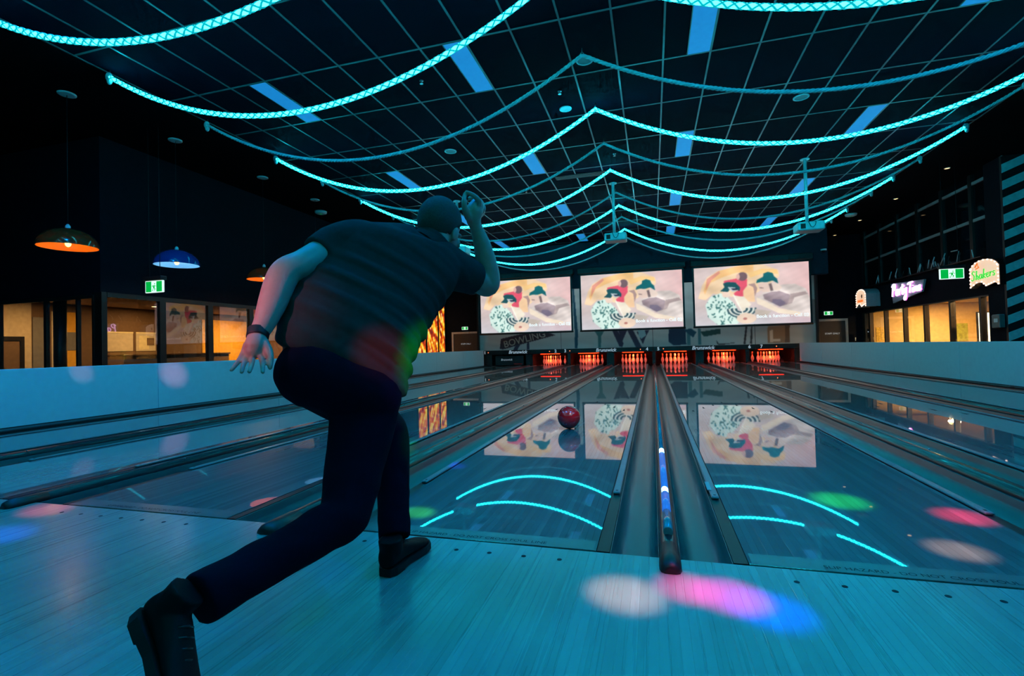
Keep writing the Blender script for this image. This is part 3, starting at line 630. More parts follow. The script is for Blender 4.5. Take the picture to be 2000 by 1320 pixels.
RY = [(-4.6, 1), (-3.1, 1), (-1.6, 1), (-.12, 1), (1.36, 1), (2.85, 1), (4.33, 0), (5.83, 1), (7.2, 0), (8.65, 1), (10.22, 0), (11.4, 1), (12.6, 0), (14.2, 1), (15.5, 0)]
RN = ['fifth glowing rope back above the camera', 'fourth glowing rope back above the camera', 'third glowing rope back above the camera', 'second glowing rope back above the camera', 'glowing cyan rope garland crossing the top left corner', 'glowing cyan rope garland just above the head of the bowler, nearest full one',
      'nearest unlit plaited rope garland', 'second full glowing rope garland from the camera', 'second unlit plaited rope garland', 'third full glowing rope garland from the camera', 'third unlit rope garland, behind the projector pole', 'fourth full glowing rope garland, near the projectors', 'fourth unlit rope garland, near the screens', 'last glowing rope garland before the screens', 'last unlit rope garland before the screens']
for (y, lit), lab in zip(RY, RN):
    t = thing('rope_garland', lab, 'rope garland', (0, y, 0), 0, 'rope garlands under the ceiling')
    for k in range(2):
        b = put('braid', (lit_m if lit else dull_m)[k], None, t)
        if lit: put('core', core_m[k], None, b)
    for x in (XA, XB, XC): put('hook', me_hook, None, t, (x, 0, RZ))
    for x in (XA-.02, XC+.02): put('knot', me_knot, None, t, (x, 0, RZ+.01))

# ------------------------------------------------------------------ projectors on poles
for x, y, z, lab in ((-.79, 9.80, 3.27, 'pale projector on a ceiling pole in front of the middle screen'), (3.17, 9.66, 3.12, 'pale projector on a ceiling pole in front of the right screen'), (-4.72, 9.80, 3.27, 'pale projector on a ceiling pole hidden behind the bowler')):
    t = thing('projector', lab, 'projector', (x, y, z), 0, 'projectors hung on ceiling poles')
    MB().tube([(-.03, 0, .12), (-.03, 0, CZ-z)], .034, 10).build('pole', M_GREYPAINT, t)
    MB().lathe([(.09, 0), (.09, .015)], n=14, smooth=False).build('ceiling_plate', M_GREYPAINT, t).location = (-.03, 0, CZ-z-.015)
    BB(-.25, .25, -.19, .19, -.09, .09, .02).build('body', M_GREYPAINT, t)
    MB().tube([(-.15, .18, 0), (-.15, .24, 0)], .055, 14).build('lens', M_BLACK, t)
    B(-.20, -.11, -.196, -.19, -.05, .05).build('vent', M_BLACK, t)
    MB().tube([(-.09, -.03, .10), (-.09, .03, .10)], .03, 8).build('bracket', M_GREYPAINT, t)
    MB().tube([(-.02, -.05, .12), (-.06, -.21, .08), (-.02, -.215, -.02), (.02, -.212, -.04), (.06, -.21, .0), (.08, -.21, .07), (.03, -.06, .13)], .006, 6).build('cable', M_RUB, t)

# ------------------------------------------------------------------ ceiling fittings
def disc(x, y, r, lab, name, cat, m, z=CZ-.004, group=None):
    t = thing(name, lab, cat, (x, y, z), 0, group)
    MB().lathe([(r, 0), (r, -.008), (r*.82, -.014), (r*.80, -.004)], n=20, caps=False).build('ring', M_GREYPAINT, t); MB().lathe([(r*.79, -.006), (r*.79, -.002)], n=20, smooth=False).build('grille', m, t)
    return t
M_GRILLE = mat('pale speaker grille', (.30, .34, .36), .6, bump=.3, bscale=300)
M_DIMLAMP = mat('dim recessed lamp', (.1, .1, .1), .4, emis=(.30, .30, .32), es=.6)
M_WARMLAMP = mat('warm recessed lamp', (.3, .2, .1), .4, emis=(1.0, .62, .25), es=3.0)
disc(-.79, 4.6, .115, 'round pale ceiling speaker at the centre near the first unlit rope', 'ceiling_speaker', 'ceiling speaker', M_GRILLE)
disc(2.3, 6.67, .115, 'round pale ceiling speaker right of the centre', 'ceiling_speaker', 'ceiling speaker', M_GRILLE)
disc(-3.64, 6.79, .115, 'round pale ceiling speaker left of the centre', 'ceiling_speaker', 'ceiling speaker', M_GRILLE)
disc(-1.26, 5.84, .10, 'small dark round ceiling outlet beside the glowing rope peak', 'ceiling_outlet', 'ceiling outlet', M_GREYPAINT)
for x, y, lab in ((-1.25, 5.28, 'sprinkler head beside the first lit rope peak'), (-3.05, 4.37, 'sprinkler head left of the centre near the camera'), (-.65, 7.99, 'sprinkler head behind the second unlit rope peak'), (-2.86, 9.6, 'sprinkler head left of the middle projector')):
    t = thing('sprinkler', lab, 'sprinkler', (x, y, CZ-.004), 0, 'ceiling sprinklers')
    MB().lathe([(.03, 0), (.03, -.006), (.008, -.008), (.008, -.04)], n=10).build('stem', M_STEEL, t); MB().lathe([(.025, -.04), (.025, -.044)], n=10, smooth=False).build('deflector', M_STEEL, t)
t = thing('ceiling_vent', 'long black air vent slot in the tile ceiling', 'air vent', (-1.43, 9.0, CZ-.006))
B(-.6, .6, -.13, .13, 0, .004).build('frame', M_BLACK, t)
for k in range(4): B(-.58, .58, -.10+k*.06, -.07+k*.06, -.006, 0).build('slat', M_FRAME, t)
for y, nm in ((11.4, 'nearest'), (13.83, 'second'), (16.26, 'third'), (18.5, 'last')):
    disc(6.45, y, .06, 'tiny warm ceiling spot over the right walkway, %s of the row' % nm, 'ceiling_spot', 'ceiling spot', M_WARMLAMP, CZ, 'warm spots over the right walkway')
t = thing('smoke_detector', 'pale ceiling detector near the left wall behind the pendants', 'smoke detector', (-8.5, 9.37, CZ)); MB().lathe([(.16, 0), (.15, -.05), (.10, -.07)], n=16).build('shell', M_GREYPAINT, t); MB().lathe([(.02, -.07), (.02, -.075)], n=8).build('indicator', M_GREEN, t)
t = thing('smoke_detector', 'pale ceiling detector over the right walkway', 'smoke detector', (5.87, 15.26, CZ)); MB().lathe([(.16, 0), (.15, -.05), (.10, -.07)], n=16).build('shell', M_GREYPAINT, t); MB().lathe([(.02, -.07), (.02, -.075)], n=8).build('indicator', M_GREEN, t)
t = thing('dome_camera', 'small white dome camera at the right end of the bulkhead', 'security camera', (5.36, 16.12, 3.645))
MB().lathe([(.085, .0), (.085, .05)], n=16).build('base', M_GREYPAINT, t); MB().ball((0, 0, 0), .065, n=14, m=8).build('dome', M_BLACK, t)
MB().box(-.01, .01, .0, .08, .0, .03).build('arm', M_GREYPAINT, t)
for (a, b), lab in zip(FILL_WASH, ('far left', 'inner left', 'inner right', 'far right')):
    t = thing('fill_wash_lamp', '%s added blue fill lamp, out of view above the foul line' % lab, 'stage lamp', (a[0], a[1], a[2]))  # housing made up for the added fill light
    BB(-.28, .28, -.18, .18, .02, .16, .02).build('housing', M_BLACK, t); MB().tube([(0, 0, .16), (0, 0, CZ-a[2])], .02, 8).build('yoke', M_BLACK, t)
t = thing('party_lamp', 'black party lamp on the ceiling above the camera', 'party lamp', (PARTY[0], PARTY[1], PARTY[2]+.02))
MB().lathe([(.03, .10), (.10, .09), (.12, .06), (.11, .03), (.08, .02)], n=16).build('housing', M_BLACK, t); MB().tube([(0, 0, .09), (0, 0, CZ-PARTY[2]-.02)], .015, 8).build('stem', M_BLACK, t)
t = thing('party_lamp', 'black party lamp on a stand behind the camera', 'party lamp', (PARTY2[0], PARTY2[1], 0))
MB().tube([(0, -.08, 0), (0, -.08, 1.8)], .02, 8).build('stand', M_BLACK, t); MB().lathe([(.02, 1.80), (.11, 1.82), (.12, 1.9), (.11, 2.0), (.03, 2.02)], (0, -.15, 0), n=16).build('housing', M_BLACK, t)
MB().lathe([(.22, 0), (.20, .02), (.03, .04)], (0, -.08, 0), n=16).build('base', M_BLACK, t)

t = thing('party_lamp', 'added black fill lamp on a stand, unseen to the left behind the camera', 'party lamp', (PINK_FILL[0], PINK_FILL[1], 0))  # stand and housing made up for the pink fill beam
MB().tube([(-.1, -.08, 0), (-.1, -.08, 1.9)], .02, 8).build('stand', M_BLACK, t); MB().lathe([(.02, 1.90), (.11, 1.92), (.12, 2.0), (.11, 2.1), (.03, 2.12)], (-.14, -.14, 0), n=16).build('housing', M_BLACK, t)
MB().lathe([(.22, 0), (.20, .02), (.03, .04)], (-.1, -.08, 0), n=16).build('base', M_BLACK, t)
# ------------------------------------------------------------------ pendant lamps on the left
M_SH1 = shade_mat('red lacquer shade', (.30, .04, .012), .15)
M_SH1I = shade_mat('orange shade lining', (.80, .34, .05), .15)
M_SH2 = shade_mat('blue lacquer shade', (.02, .06, .30), .15)
M_SH2I = shade_mat('pale blue shade lining', (.30, .62, .85), .15)
M_BULB = mat('warm bulb', (.8, .5, .2), .3, emis=(1.0, .42, .08), es=9.0)
for k, (y, ms, mi, lab) in enumerate(((3.08, M_SH1, M_SH1I, 'orange lined red dome pendant lamp, nearest on the left'), (4.74, M_SH2, M_SH2I, 'blue dome pendant lamp above the left exit sign'), (6.75, M_SH1, M_SH1I, 'orange lined red dome pendant lamp beside the bent elbow'), (8.45, M_SH2, M_SH2I, 'dome pendant lamp hidden behind the bowler'))):
    t = thing('pendant_lamp', lab, 'pendant lamp', (-7.97, y, 2.36), 0, 'dome pendant lamps')
    out = [(.35*math.cos(a), .27*math.sin(a)) for a in [PI/2*q/10 for q in range(10)]]+[(.03, .272)]
    inn = [(r*.975, z*.97+.001) for r, z in out]
    MB().lathe(out, n=32, caps=False).lathe([(.35, 0), (.341, 0)], n=32, caps=False).build('shade', ms, t)
    sh = MB().lathe(inn, n=32, caps=False); sh.build('shade_lining', mi, t)
    MB().lathe([(.03, .262), (.03, .30), (.012, .33)], n=12).build('socket_cap', M_GREYPAINT, t)
    MB().tube([(0, 0, .32), (0, 0, CZ-2.36-.02)], .004, 6).build('cord', M_BLACK, t)
    MB().lathe([(.11, CZ-2.36), (.11, CZ-2.36-.012), (.09, CZ-2.36-.02)], n=18).build('ceiling_rose', M_GREYPAINT, t)
    MB().ball((0, 0, .05), .035, .035, .045, 12, 8).build('bulb', M_BULB, t); MB().tube([(0, 0, .19), (0, 0, .25)], .018, 8).build('lamp_holder', M_BLACK, t)
    l = bpy.data.lights.new('pendant_light', 'POINT'); l.energy = 7; l.color = (1.0, .38, .08) if k % 2 == 0 else (.45, .75, 1.0); l.shadow_soft_size = .05
    o = bpy.data.objects.new('pendant_light', l); COL.objects.link(o); o.parent = t; o.location = (0, 0, .12)

# ------------------------------------------------------------------ exit signs
def exit_sign(x, y, z, w, h, lab, hang=None, arrow_w=.30):
    t = thing('exit_sign', lab, 'exit sign', (x, y, z), 0, 'green exit signs')
    BB(-w/2, w/2, 0, .03, -h/2, h/2, .004).build('panel', M_EXWHITE, t)
    k = w/.42; b = w*.03
    for s in (-1, 1): B(s*w*.30-w*.155, s*w*.30+w*.155, -.003, 0, -h/2+b, h/2-b).build('green_field', M_GREEN, t)
    def blob(pts, name='running_figure'): MB().prism([(q[0]*h, q[1]*h) for q in pts], 'y', -.004, 0).build(name, M_GREEN, t)
    blob([(.02, .12), (.10, .10), (.06, -.10), (-.02, -.12), (-.10, -.02)]); blob([(.06, -.08), (.16, -.16), (.10, -.36), (.05, -.34), (.08, -.18), (-.02, -.10)]); blob([(-.04, -.06), (.0, -.14), (-.14, -.30), (-.24, -.28), (-.22, -.34), (-.10, -.36)]); blob([(.08, .10), (.18, .0), (.26, .02), (.25, .06), (.18, .06), (.08, .16)]); blob([(-.02, .12), (-.18, .10), (-.20, -.02), (-.15, -.02), (-.13, .05), (-.02, .06)])
    MB().lathe([(.001, -.05*h), (.05*h, -.03*h), (.055*h, 0), (.05*h, .04*h), (.001, .055*h)], n=10).build('running_figure', M_GREEN, t).location = (.09*h, -.001, .24*h)
    if hang:
        BB(-w*.52, w*.52, -.04, .07, h/2+.004, h/2+.07, .006).build('housing', M_BLACK, t)
        for s in (-.3, .3): MB().tube([(s*w, .015, h/2+.06), (s*w, .015, hang-z)], .005, 6).build('rod', M_BLACK, t)
    return t
exit_sign(-7.9, 4.27, 1.93, .38, .195, 'green exit sign hung below the blue pendant', CZ)
exit_sign(6.2, 10.88, 2.12, .44, .22, 'green exit sign hung right of the pink neon', CZ)
exit_sign(-8.05, 18.57, 1.68, .28, .13, 'small green exit sign above the left staff door')
exit_sign(6.18, 18.57, 1.73, .28, .13, 'small green exit sign above the right staff door')

# ------------------------------------------------------------------ staff doors
for nm, xa, xb, lab in (('door_1', -8.68, -7.35, 'dark staff door in a pale frame left of the lanes'), ('door_2', 5.78, 6.78, 'dark staff door in a pale frame right of the lanes')):
    o = B(xa+.08, xb-.08, 18.585, 18.618, FZ, 1.44).build(nm, M_DOOR); tag(o, lab, None, None, 'structure')
    fr = MB(); fr.box(xa, xa+.08, 18.56, 18.62, FZ, 1.52).box(xb-.08, xb, 18.56, 18.62, FZ, 1.52).box(xa+.08, xb-.08, 18.56, 18.62, 1.44, 1.52); fr.build('door_frame', M_DFRAME, o)
    lettering('lettering', 'STAFF ONLY', .085, M_LETTER, o, ((xa+xb)/2, 18.583, .98), (PI/2, 0, 0))
    MB().tube([(xa+.16, 18.58, .42), (xa+.16, 18.54, .42), (xa+.28, 18.54, .42)], .012, 8).build('door_handle', M_STEEL, o)

# ------------------------------------------------------------------ left party room
M_ROOMW = mat('brown room wall', (.17, .095, .05), .8); M_ROOML = mat('cream room wall', (.62, .48, .32), .8); M_AMBER = mat('amber painted wall', (.85, .42, .03), .7); M_ROOMC = mat('cream room ceiling', (.60, .46, .30), .9)
M_GREYB = mat('grey wall band', (.20, .18, .17), .6); M_WB = mat('pale board', (.66, .56, .42), .4); M_NOTE = mat('pale yellow sheet', (.85, .72, .42), .6); M_TABLE = mat('dark table top', (.08, .05, .035), .25)
struct('wall_party_room', MB().box(-13.8, -13.6, 4.2, 13.0, FZ, 2.3).box(-13.6, -9.2, 12.8, 13.0, FZ, 2.3), M_ROOMW, 'brown inner walls of the left party room')
struct('ceiling_party_room', MB().box(-13.6, -9.2, 4.4, 12.8, 2.1, 2.3), M_ROOMC, 'cream ceiling of the left party room')
def on_wall(name, y0, y1, z0, z1, m, lab, cat, d=.02, x=-13.6): return tag(BB(x, x+d, y0, y1, z0, z1, .003).build(name, m), lab, cat)
on_wall('wall_panel', 4.45, 5.85, FZ, 2.1, M_ROOML, 'cream wall section at the far left of the party room', 'wall panel')
t = thing('framed_door', 'brown framed doorway at the far left of the party room', 'door', (-13.57, 5.45, FZ)); BB(0, .03, -.16, .16, 0, 1.75, .004).build('door_leaf', M_ROOMW, t)
for a, b, c, d in ((-.24, -.16, 0, 1.85), (.16, .24, 0, 1.85), (-.16, .16, 1.75, 1.85)): BB(0, .05, a, b, c, d, .004).build('frame', M_FRAME, t)
on_wall('wall_panel', 5.87, 6.2, FZ, 1.75, M_GREYB, 'dark brown wall panel left of the black column', 'wall panel', .03)
on_wall('wall_panel', 6.24, 6.36, FZ, 1.9, M_WB, 'narrow pale wall strip behind the black column', 'wall panel', .03)
t = thing('wall_panel', 'amber wall panel with a grey band and a round mirror', 'wall panel', (-13.6, 6.68, 0))
BB(0, .03, -.16, .14, FZ, 1.9, .003).build('panel', M_AMBER, t); BB(.03, .04, -.16, .14, .98, 1.42, .003).build('band', M_GREYB, t)
MB().tube([(.03, -.03, .42), (.05, -.03, .42)], .15, 24).build('mirror', M_GREYB, t)
for y0, y1, lab in ((7.45, 8.12, 'pale pin board on the party room wall, left one'), (8.2, 8.75, 'pale pin board with a yellow sheet in the party room')):
    t = thing('pin_board', lab, 'pin board', (-13.6, (y0+y1)/2, 1.2)); h = (y1-y0)/2
    BB(0, .02, -h, h, -.26, .26, .003).build('board', M_WB, t); B(.02, .03, -h, h, .22, .26).build('top_rail', M_NOTE, t)
    if y0 > 8: B(.02, .025, -.2, .08, -.22, .16).build('sheet', M_NOTE, t); B(.025, .03, .02, .22, -.1, .1).build('sheet', M_ROOMW, t)
on_wall('wall_panel', 10.25, 12.8, FZ, 1.9, M_AMBER, 'bright amber wall section beside the outstretched hand', 'wall panel')
t = thing('counter', 'low dark counter along the party room wall', 'counter', (-13.1, 8.9, FZ)); BB(-.4, .3, -1.6, 1.6, 0, 1.36, .01).build('base', M_ROOMW, t); BB(-.42, .34, -1.62, 1.62, 1.36, 1.40, .006).build('worktop', M_TABLE, t)
t = thing('table', 'dark table in the party room behind the glass', 'table', (-11.3, 6.3, FZ)); BB(-.5, .5, -.5, .5, .96, 1.0, .008).build('table_top', M_TABLE, t)
for sx in (-1, 1):
    for sy in (-1, 1): MB().tube([(sx*.42, sy*.42, 0), (sx*.42, sy*.42, .96)], .02, 8).build('leg', M_FRAME, t)
def room_lamp(x, y, z, e, lab, col=(1.0, .58, .20)):
    t = thing('recessed_lamp', lab, 'ceiling lamp', (x, y, z)); MB().lathe([(.10, 0), (.10, -.01)], n=16, smooth=False).build('lens', M_ROOMLAMP, t); MB().lathe([(.12, 0), (.12, -.008), (.10, -.012)], n=16, caps=False).build('ring', M_GREYPAINT, t)
    l = bpy.data.lights.new('room_light', 'AREA'); l.shape = 'DISK'; l.size = .3; l.energy = e; l.color = col; o = bpy.data.objects.new('room_light', l); COL.objects.link(o); o.parent = t; o.location = (0, 0, -.03)
M_ROOMLAMP = mat('warm recessed diffuser', (.5, .4, .3), .5, emis=(1.0, .70, .32), es=4.0)
room_lamp(-12.2, 11.2, 2.1, 100, 'bright recessed lamp near the amber wall'); room_lamp(-12.3, 5.6, 2.1, 45, 'recessed lamp in the front of the party room'); room_lamp(-12.6, 8.0, 2.1, 30, 'recessed lamp above the party room counter')
# window frames and panes: side facing the lanes, then front
ys = [4.23, 5.28, 6.33, 7.43, 8.57, 9.7]
n = 0
for k, (a, b) in enumerate(zip(ys, ys[1:])):
    n += 1
    o = B(-9.012, -9.004, a+.06, b-.06, -.45, 1.82).build('window_%d' % n, M_GLASS); tag(o, '%s party room window pane from the front corner, facing the lanes' % ORD[k], None, None, 'structure')
    fr = MB(); fr.box(-9.06, -8.97, b-.06, b+.06, FZ, 1.9).box(-9.06, -8.97, a+.06, b-.06, 1.82, 1.9).box(-9.06, -8.97, a+.06, b-.06, FZ, -.45)
    if k == 0: fr.box(-9.15, -8.98, 4.2, 4.29, FZ, 1.9)
    fr.build('window_frame', M_FRAME, o)
fx = [(-13.6, -11.56), (-11.5, -10.35), (-10.29, -9.56), (-9.52, -9.18)]
for k, (a, b) in enumerate(fx):
    n += 1
    o = B(a, b, 4.204, 4.212, -.45, 1.80).build('window_%d' % n, M_GLASS); tag(o, '%s front party room window pane from the left' % ORD[k], None, None, 'structure')
    c = fx[k+1][0] if k+1 < len(fx) else -9.15
    MB().box(b, c, 4.18, 4.24, FZ, 1.86).box(a, b, 4.18, 4.24, 1.80, 1.86).box(a, b, 4.18, 4.24, FZ, -.45).build('window_frame', M_FRAME, o)
t = thing('column', 'round black column behind the front party room glass', 'column', (-10.38, 4.45, FZ)); MB().lathe([(.095, 0), (.095, 2.6)], n=20).build('shaft', M_FRAME, t); MB().lathe([(.13, 0), (.13, .06), (.10, .08)], n=20).build('foot', M_FRAME, t)
# glowing graphic panels at the end of the left wall
def flames(Y, Z):
    a = smooth_noise(Y*5, Z*4, 1.6, 21); b = smooth_noise(Y*11, Z*8, 1.6, 22); c = smooth_noise(Y*22, Z*17, 1.5, 23)
    h = a+.6*b+.5*c
    img = np.zeros(Y.shape+(3,)); img[...] = (238, 120, 14)
    img[h > .12] = (255, 176, 20); img[h > .38] = (255, 226, 84); img[(h < -.18)] = (206, 58, 12); img[h < -.5] = (120, 26, 22)
    img[(b > .25) & (c > .15)] = (255, 240, 170)
    w = (Z < .15) & (np.abs(np.sin(Y*17)+.6*np.sin(Z*31+2*np.sin(Y*9))) > .62); img[w] = (235, 200, 200)
    w = (Z < .15) & ~w; img[w] = img[w]*.35+np.array([90, 20, 50])*.65
    return np.clip(blur(img, 1), 0, 255)
M_FLAME = print_mat('backlit orange graphic', 1.0, .3, .05)
for k, (a, b) in enumerate(((15.76, 16.55), (16.67, 17.75), (17.85, 18.5))):
    t = thing('graphic_panel', 'backlit orange and yellow wall graphic, %s panel' % ('left', 'middle', 'right')[k], 'light panel', (-9.0, a, -.3), 0, 'backlit orange graphics')
    o = grid_print('print', a, b, -.28, 2.72, 60, 150, lambda Y, Z: flames(Y, Z), M_FLAME, t, (0, 0, 0)); o.location = (.012, 0, .3); o.rotation_euler = (0, 0, PI/2); o.location = (.012, -a, .3)
    fr = MB(); L = b-a; fr.box(-.02, .03, -.06, 0, 0, 3.05).box(-.02, .03, L, L+.06, 0, 3.05).box(-.02, .03, 0, L, 3.0, 3.05).box(-.02, .03, 0, L, 0, .03); fr.build('frame', M_FRAME, t); B(-.02, .008, 0, L, .03, 3.0).build('light_box', M_BLACK, t)

# ------------------------------------------------------------------ right party room and its front
M_ROOMY = mat('warm yellow room wall', (.78, .56, .26), .8)
struct('wall_party_room_right', MB().box(7.4, 11, 20.4, 20.6, FZ, 2.1).box(10.8, 11, 11.4, 20.4, FZ, 2.1).box(7.3, 7.4, 18.75, 20.4, FZ, 2.1), M_ROOMY, 'yellow inner walls of the right party room')
struct('ceiling_party_room_right', MB().box(7.4, 10.8, 11.4, 20.4, 1.9, 2.1), M_ROOMY, 'yellow ceiling of the right party room')
struct('wall_room_partition', MB().bbox(7.42, 10.8, 18.2, 18.4, FZ, 1.9, .01), M_ROOMY, 'yellow partition inside the right party room')
room_lamp(8.6, 13.6, 1.9, 150, 'recessed lamp behind the right windows, middle one'); room_lamp(7.9, 11.9, 1.9, 80, 'recessed lamp behind the right windows, nearest one'); room_lamp(8.9, 16.6, 1.9, 200, 'recessed lamp behind the right windows, far one')
py = [(18.05, 18.4), (16.9, 17.92), (15.64, 16.58), (14.47, 15.40), (13.23, 14.27), (12.03, 12.98), (11.55, 11.87)]
for k, (a, b) in enumerate(py):
    n += 1; b = py[k-1][0]-.08 if k else 18.4
    o = B(7.290, 7.298, a, b, -.45, 1.66).build('window_%d' % n, M_GLASS); tag(o, '%s right party room window pane counted from the staff door' % ORD[k], None, None, 'structure')
    MB().box(7.25, 7.36, a-.08, a, FZ, 1.69).box(7.25, 7.36, a, b, 1.66, 1.69).box(7.25, 7.36, a, b, FZ, -.45).build('window_frame', M_BRASS, o)
B(7.25, 7.36, 18.4, 18.6, FZ, 1.69).build('window_frame', M_BRASS, o)
t = thing('notice', 'small black notice on the pale door pane at the right', 'notice', (7.27, 18.2, .95)); BB(0, .012, -.08, .08, -.16, .16, .002).build('sheet', M_FRAME, t); B(-.001, 0, -.05, .05, .04, .07).build('print_line', M_LETTER, t)
M_POSTER = mat('yellow patterned poster', (.75, .50, .08), .6, var=.5, vscale=18); M_POSTG = mat('olive green poster', (.42, .46, .10), .6, var=.4, vscale=14)
tag(BB(7.50, 7.88, 18.185, 18.198, .55, 1.15, .001).build('poster', M_POSTER), 'yellow patterned poster inside the far right window', 'poster')
tag(BB(9.75, 10.15, 18.185, 18.198, .6, 1.2, .001).build('poster', M_POSTG), 'olive green poster inside the right window', 'poster')
M_LCD = mat('bright white display', (.8, .8, .8), .4, emis=(1.0, .88, .62), es=1.5)
t = thing('display', 'bright white menu display at the end of the right windows', 'display', (7.95, 12.6, .55)); BB(-.45, .45, 0, .04, 0, .8, .01).build('case', M_FRAME, t); B(-.42, .42, -.005, 0, .03, .77).build('screen', M_LCD, t); B(-.06, .06, .0, .04, -1.1, 0).build('stand', M_FRAME, t)
t = thing('service_counter', 'low grey service counter below the bright display', 'counter', (8.2, 12.3, FZ)); BB(-.6, .6, -.15, .25, 0, .95, .01).build('base', M_GREYB, t); BB(-.63, .63, -.18, .28, .95, .99, .006).build('worktop', M_WB, t)
# dark clerestory above: posts, pale dashes, panes
cl = thing('clerestory', 'dark upper glazing with pale dashes above the right party room', 'glazing', (7.3, 0, 0))
pp = [11.0+1.22*k for k in range(7)]
for a, b in zip(pp, pp[1:]): B(0, .02, a+.06, b-.06, 2.60, CZ).build('pane', M_DGLASS, cl)
M_DASH = mat('pale grey transom', (.30, .31, .32), .4)
for a in pp: B(-.04, .06, a-.06, a+.06, 2.56, CZ).build('post', M_FRAME, cl)
for z in (3.43, 4.30):  # two rows of pale bars in front of the dark panes
    for a, b in zip(pp, pp[1:]): B(-.03, 0, a+.07, b-.07, z, z+.07).build('dash', M_DASH, cl)
STROKES = [(17.074, 2.57, 16.881, 2.842), (16.882, 2.827, 16.872, 2.576), (16.141, 2.587, 15.971, 2.817), (15.754, 2.621, 15.59, 2.858), (15.689, 2.572, 15.685, 2.749), (14.878, 2.779, 14.809, 2.562), (14.435, 2.575, 14.25, 2.797), (14.34, 2.562, 14.23, 2.757), (13.896, 2.609, 13.812, 2.837), (13.744, 2.574, 13.549, 2.864), (13.618, 2.793, 13.589, 2.611), (13.536, 2.744, 13.483, 2.607), (13.395, 2.663, 13.359, 2.588), (13.295, 2.613, 13.055, 2.871), (13.101, 2.777, 13.136, 2.577), (12.802, 2.871, 12.524, 2.858), (12.49, 2.826, 12.58, 2.579), (11.99, 2.766, 11.937, 2.57)]
sg = thing('unlit_sign', 'row of thin unlit steel sign strokes standing above the pink neon', 'sign', (7.14, 0, 0))
for a in STROKES: MB().tube([(0, a[0], a[1]), (0, a[2], a[3])], .012, 6).build('stroke', M_GREYPAINT, sg)
B(-.05, .12, 11.6, 18.5, 2.535, 2.56).build('ledge', M_FRAME, sg)
# neon sign
M_NEON = mat('pink neon tube', (.9, .6, .9), .3, emis=(1.0, .62, 1.0), es=3.0); M_NEON2 = mat('magenta neon halo tube', (.9, .2, .7), .3, emis=(1.0, .10, .75), es=1.6); M_SIGNB = mat('grey sign board', (.30, .36, .42), .4)
t = thing('neon_sign', 'pink neon Party Time sign on a grey board', 'neon sign', (7.1, 0, 0))
MB().prism([(15.96, 2.44), (14.01, 2.34), (14.16, 2.02), (15.84, 1.83)], 'x', 0, .05).build('board', M_SIGNB, t)
B(.05, .16, 15.3, 15.4, 2.05, 2.15).build('bracket', M_FRAME, t); B(.05, .16, 14.5, 14.6, 2.1, 2.2).build('bracket', M_FRAME, t)
SCRIPT = {'P': [[(.02, 0), (.16, .95)], [(.0, .8), (.2, 1.0), (.42, .92), (.42, .68), (.28, .52), (.10, .50)]], 'a': [[(.36, .46), (.16, .48), (.04, .24), (.12, .03), (.26, .08), (.36, .46), (.34, .12), (.44, .05)]],
          'r': [[(.02, .45), (.10, .40), (.06, .02)], [(.10, .30), (.20, .48), (.34, .42)]], 't': [[(.18, .85), (.08, .18), (.16, .02), (.30, .12)], [(-.02, .58), (.34, .66)]], 'y': [[(.04, .46), (.06, .14), (.20, .12), (.34, .48)], [(.34, .48), (.24, -.30), (.06, -.48), (.0, -.30), (.18, -.10)]],
          'T': [[(.0, .86), (.18, .98), (.62, .98)], [(.36, .98), (.22, .02)]], 'i': [[(.10, .44), (.05, .08), (.16, .04)], [(.14, .62), (.15, .66)]], 'm': [[(.02, .44), (.06, .02)], [(.06, .30), (.20, .46), (.26, .38), (.24, .04)], [(.25, .30), (.38, .46), (.46, .38), (.44, .06), (.52, .04)]],
          'e': [[(.06, .24), (.26, .30), (.26, .46), (.12, .46), (.04, .22), (.14, .02), (.34, .12)]], 'S': [[(.40, .88), (.22, 1.0), (.06, .80), (.30, .48), (.26, .12), (.06, .02), (-.04, .16)]], 'h': [[(.14, .95), (.04, .02)], [(.07, .30), (.20, .46), (.28, .36), (.24, .06), (.34, .04)]],
          'k': [[(.14, .95), (.04, .02)], [(.30, .46), (.09, .24), (.28, .02)]], 's': [[(.26, .42), (.12, .48), (.06, .34), (.22, .20), (.16, .02), (.0, .06)]]}
ADV = {'P': .46, 'a': .44, 'r': .34, 't': .32, 'y': .42, 'T': .5, 'i': .2, 'm': .56, 'e': .36, 'S': .46, 'h': .36, 'k': .34, 's': .30, ' ': .24}
def script(word, y0, z0, width, height, slope, radius, m, parent, x, name):
    tot = sum(ADV[c] for c in word); u = 0
    for c in word:
        mb = MB()
        if c in SCRIPT:
            for st in SCRIPT[c]:
                pts = [Vector(((u+p[0])/tot*width, p[1]*height, 0)) for p in st]
                fine = []
                for i in range(len(pts)-1):
                    p0, p1, p2, p3 = pts[max(0, i-1)], pts[i], pts[i+1], pts[min(len(pts)-1, i+2)]
                    for q in range(4):
                        s = q/4; fine.append(.5*((2*p1)+(p2-p0)*s+(2*p0-5*p1+4*p2-p3)*s*s+(3*p1-p0-3*p2+p3)*s**3))
                fine.append(pts[-1])
                mb.tube([(x, y0-p.x, z0+p.y+slope*p.x) for p in fine], radius, 6)
            mb.build(name, m, parent)
        u += ADV[c]
script('Party', 15.80, 2.03, .92, .36, .02, .022, M_NEON, t, -.03, 'neon_letter'); script('Time', 14.84, 2.04, .72, .30, .03, .022, M_NEON, t, -.03, 'neon_letter')
script('Party', 15.79, 2.02, .92, .36, .02, .013, M_NEON2, t, -.005, 'neon_shadow'); script('Time', 14.83, 2.03, .72, .30, .03, .013, M_NEON2, t, -.005, 'neon_shadow')
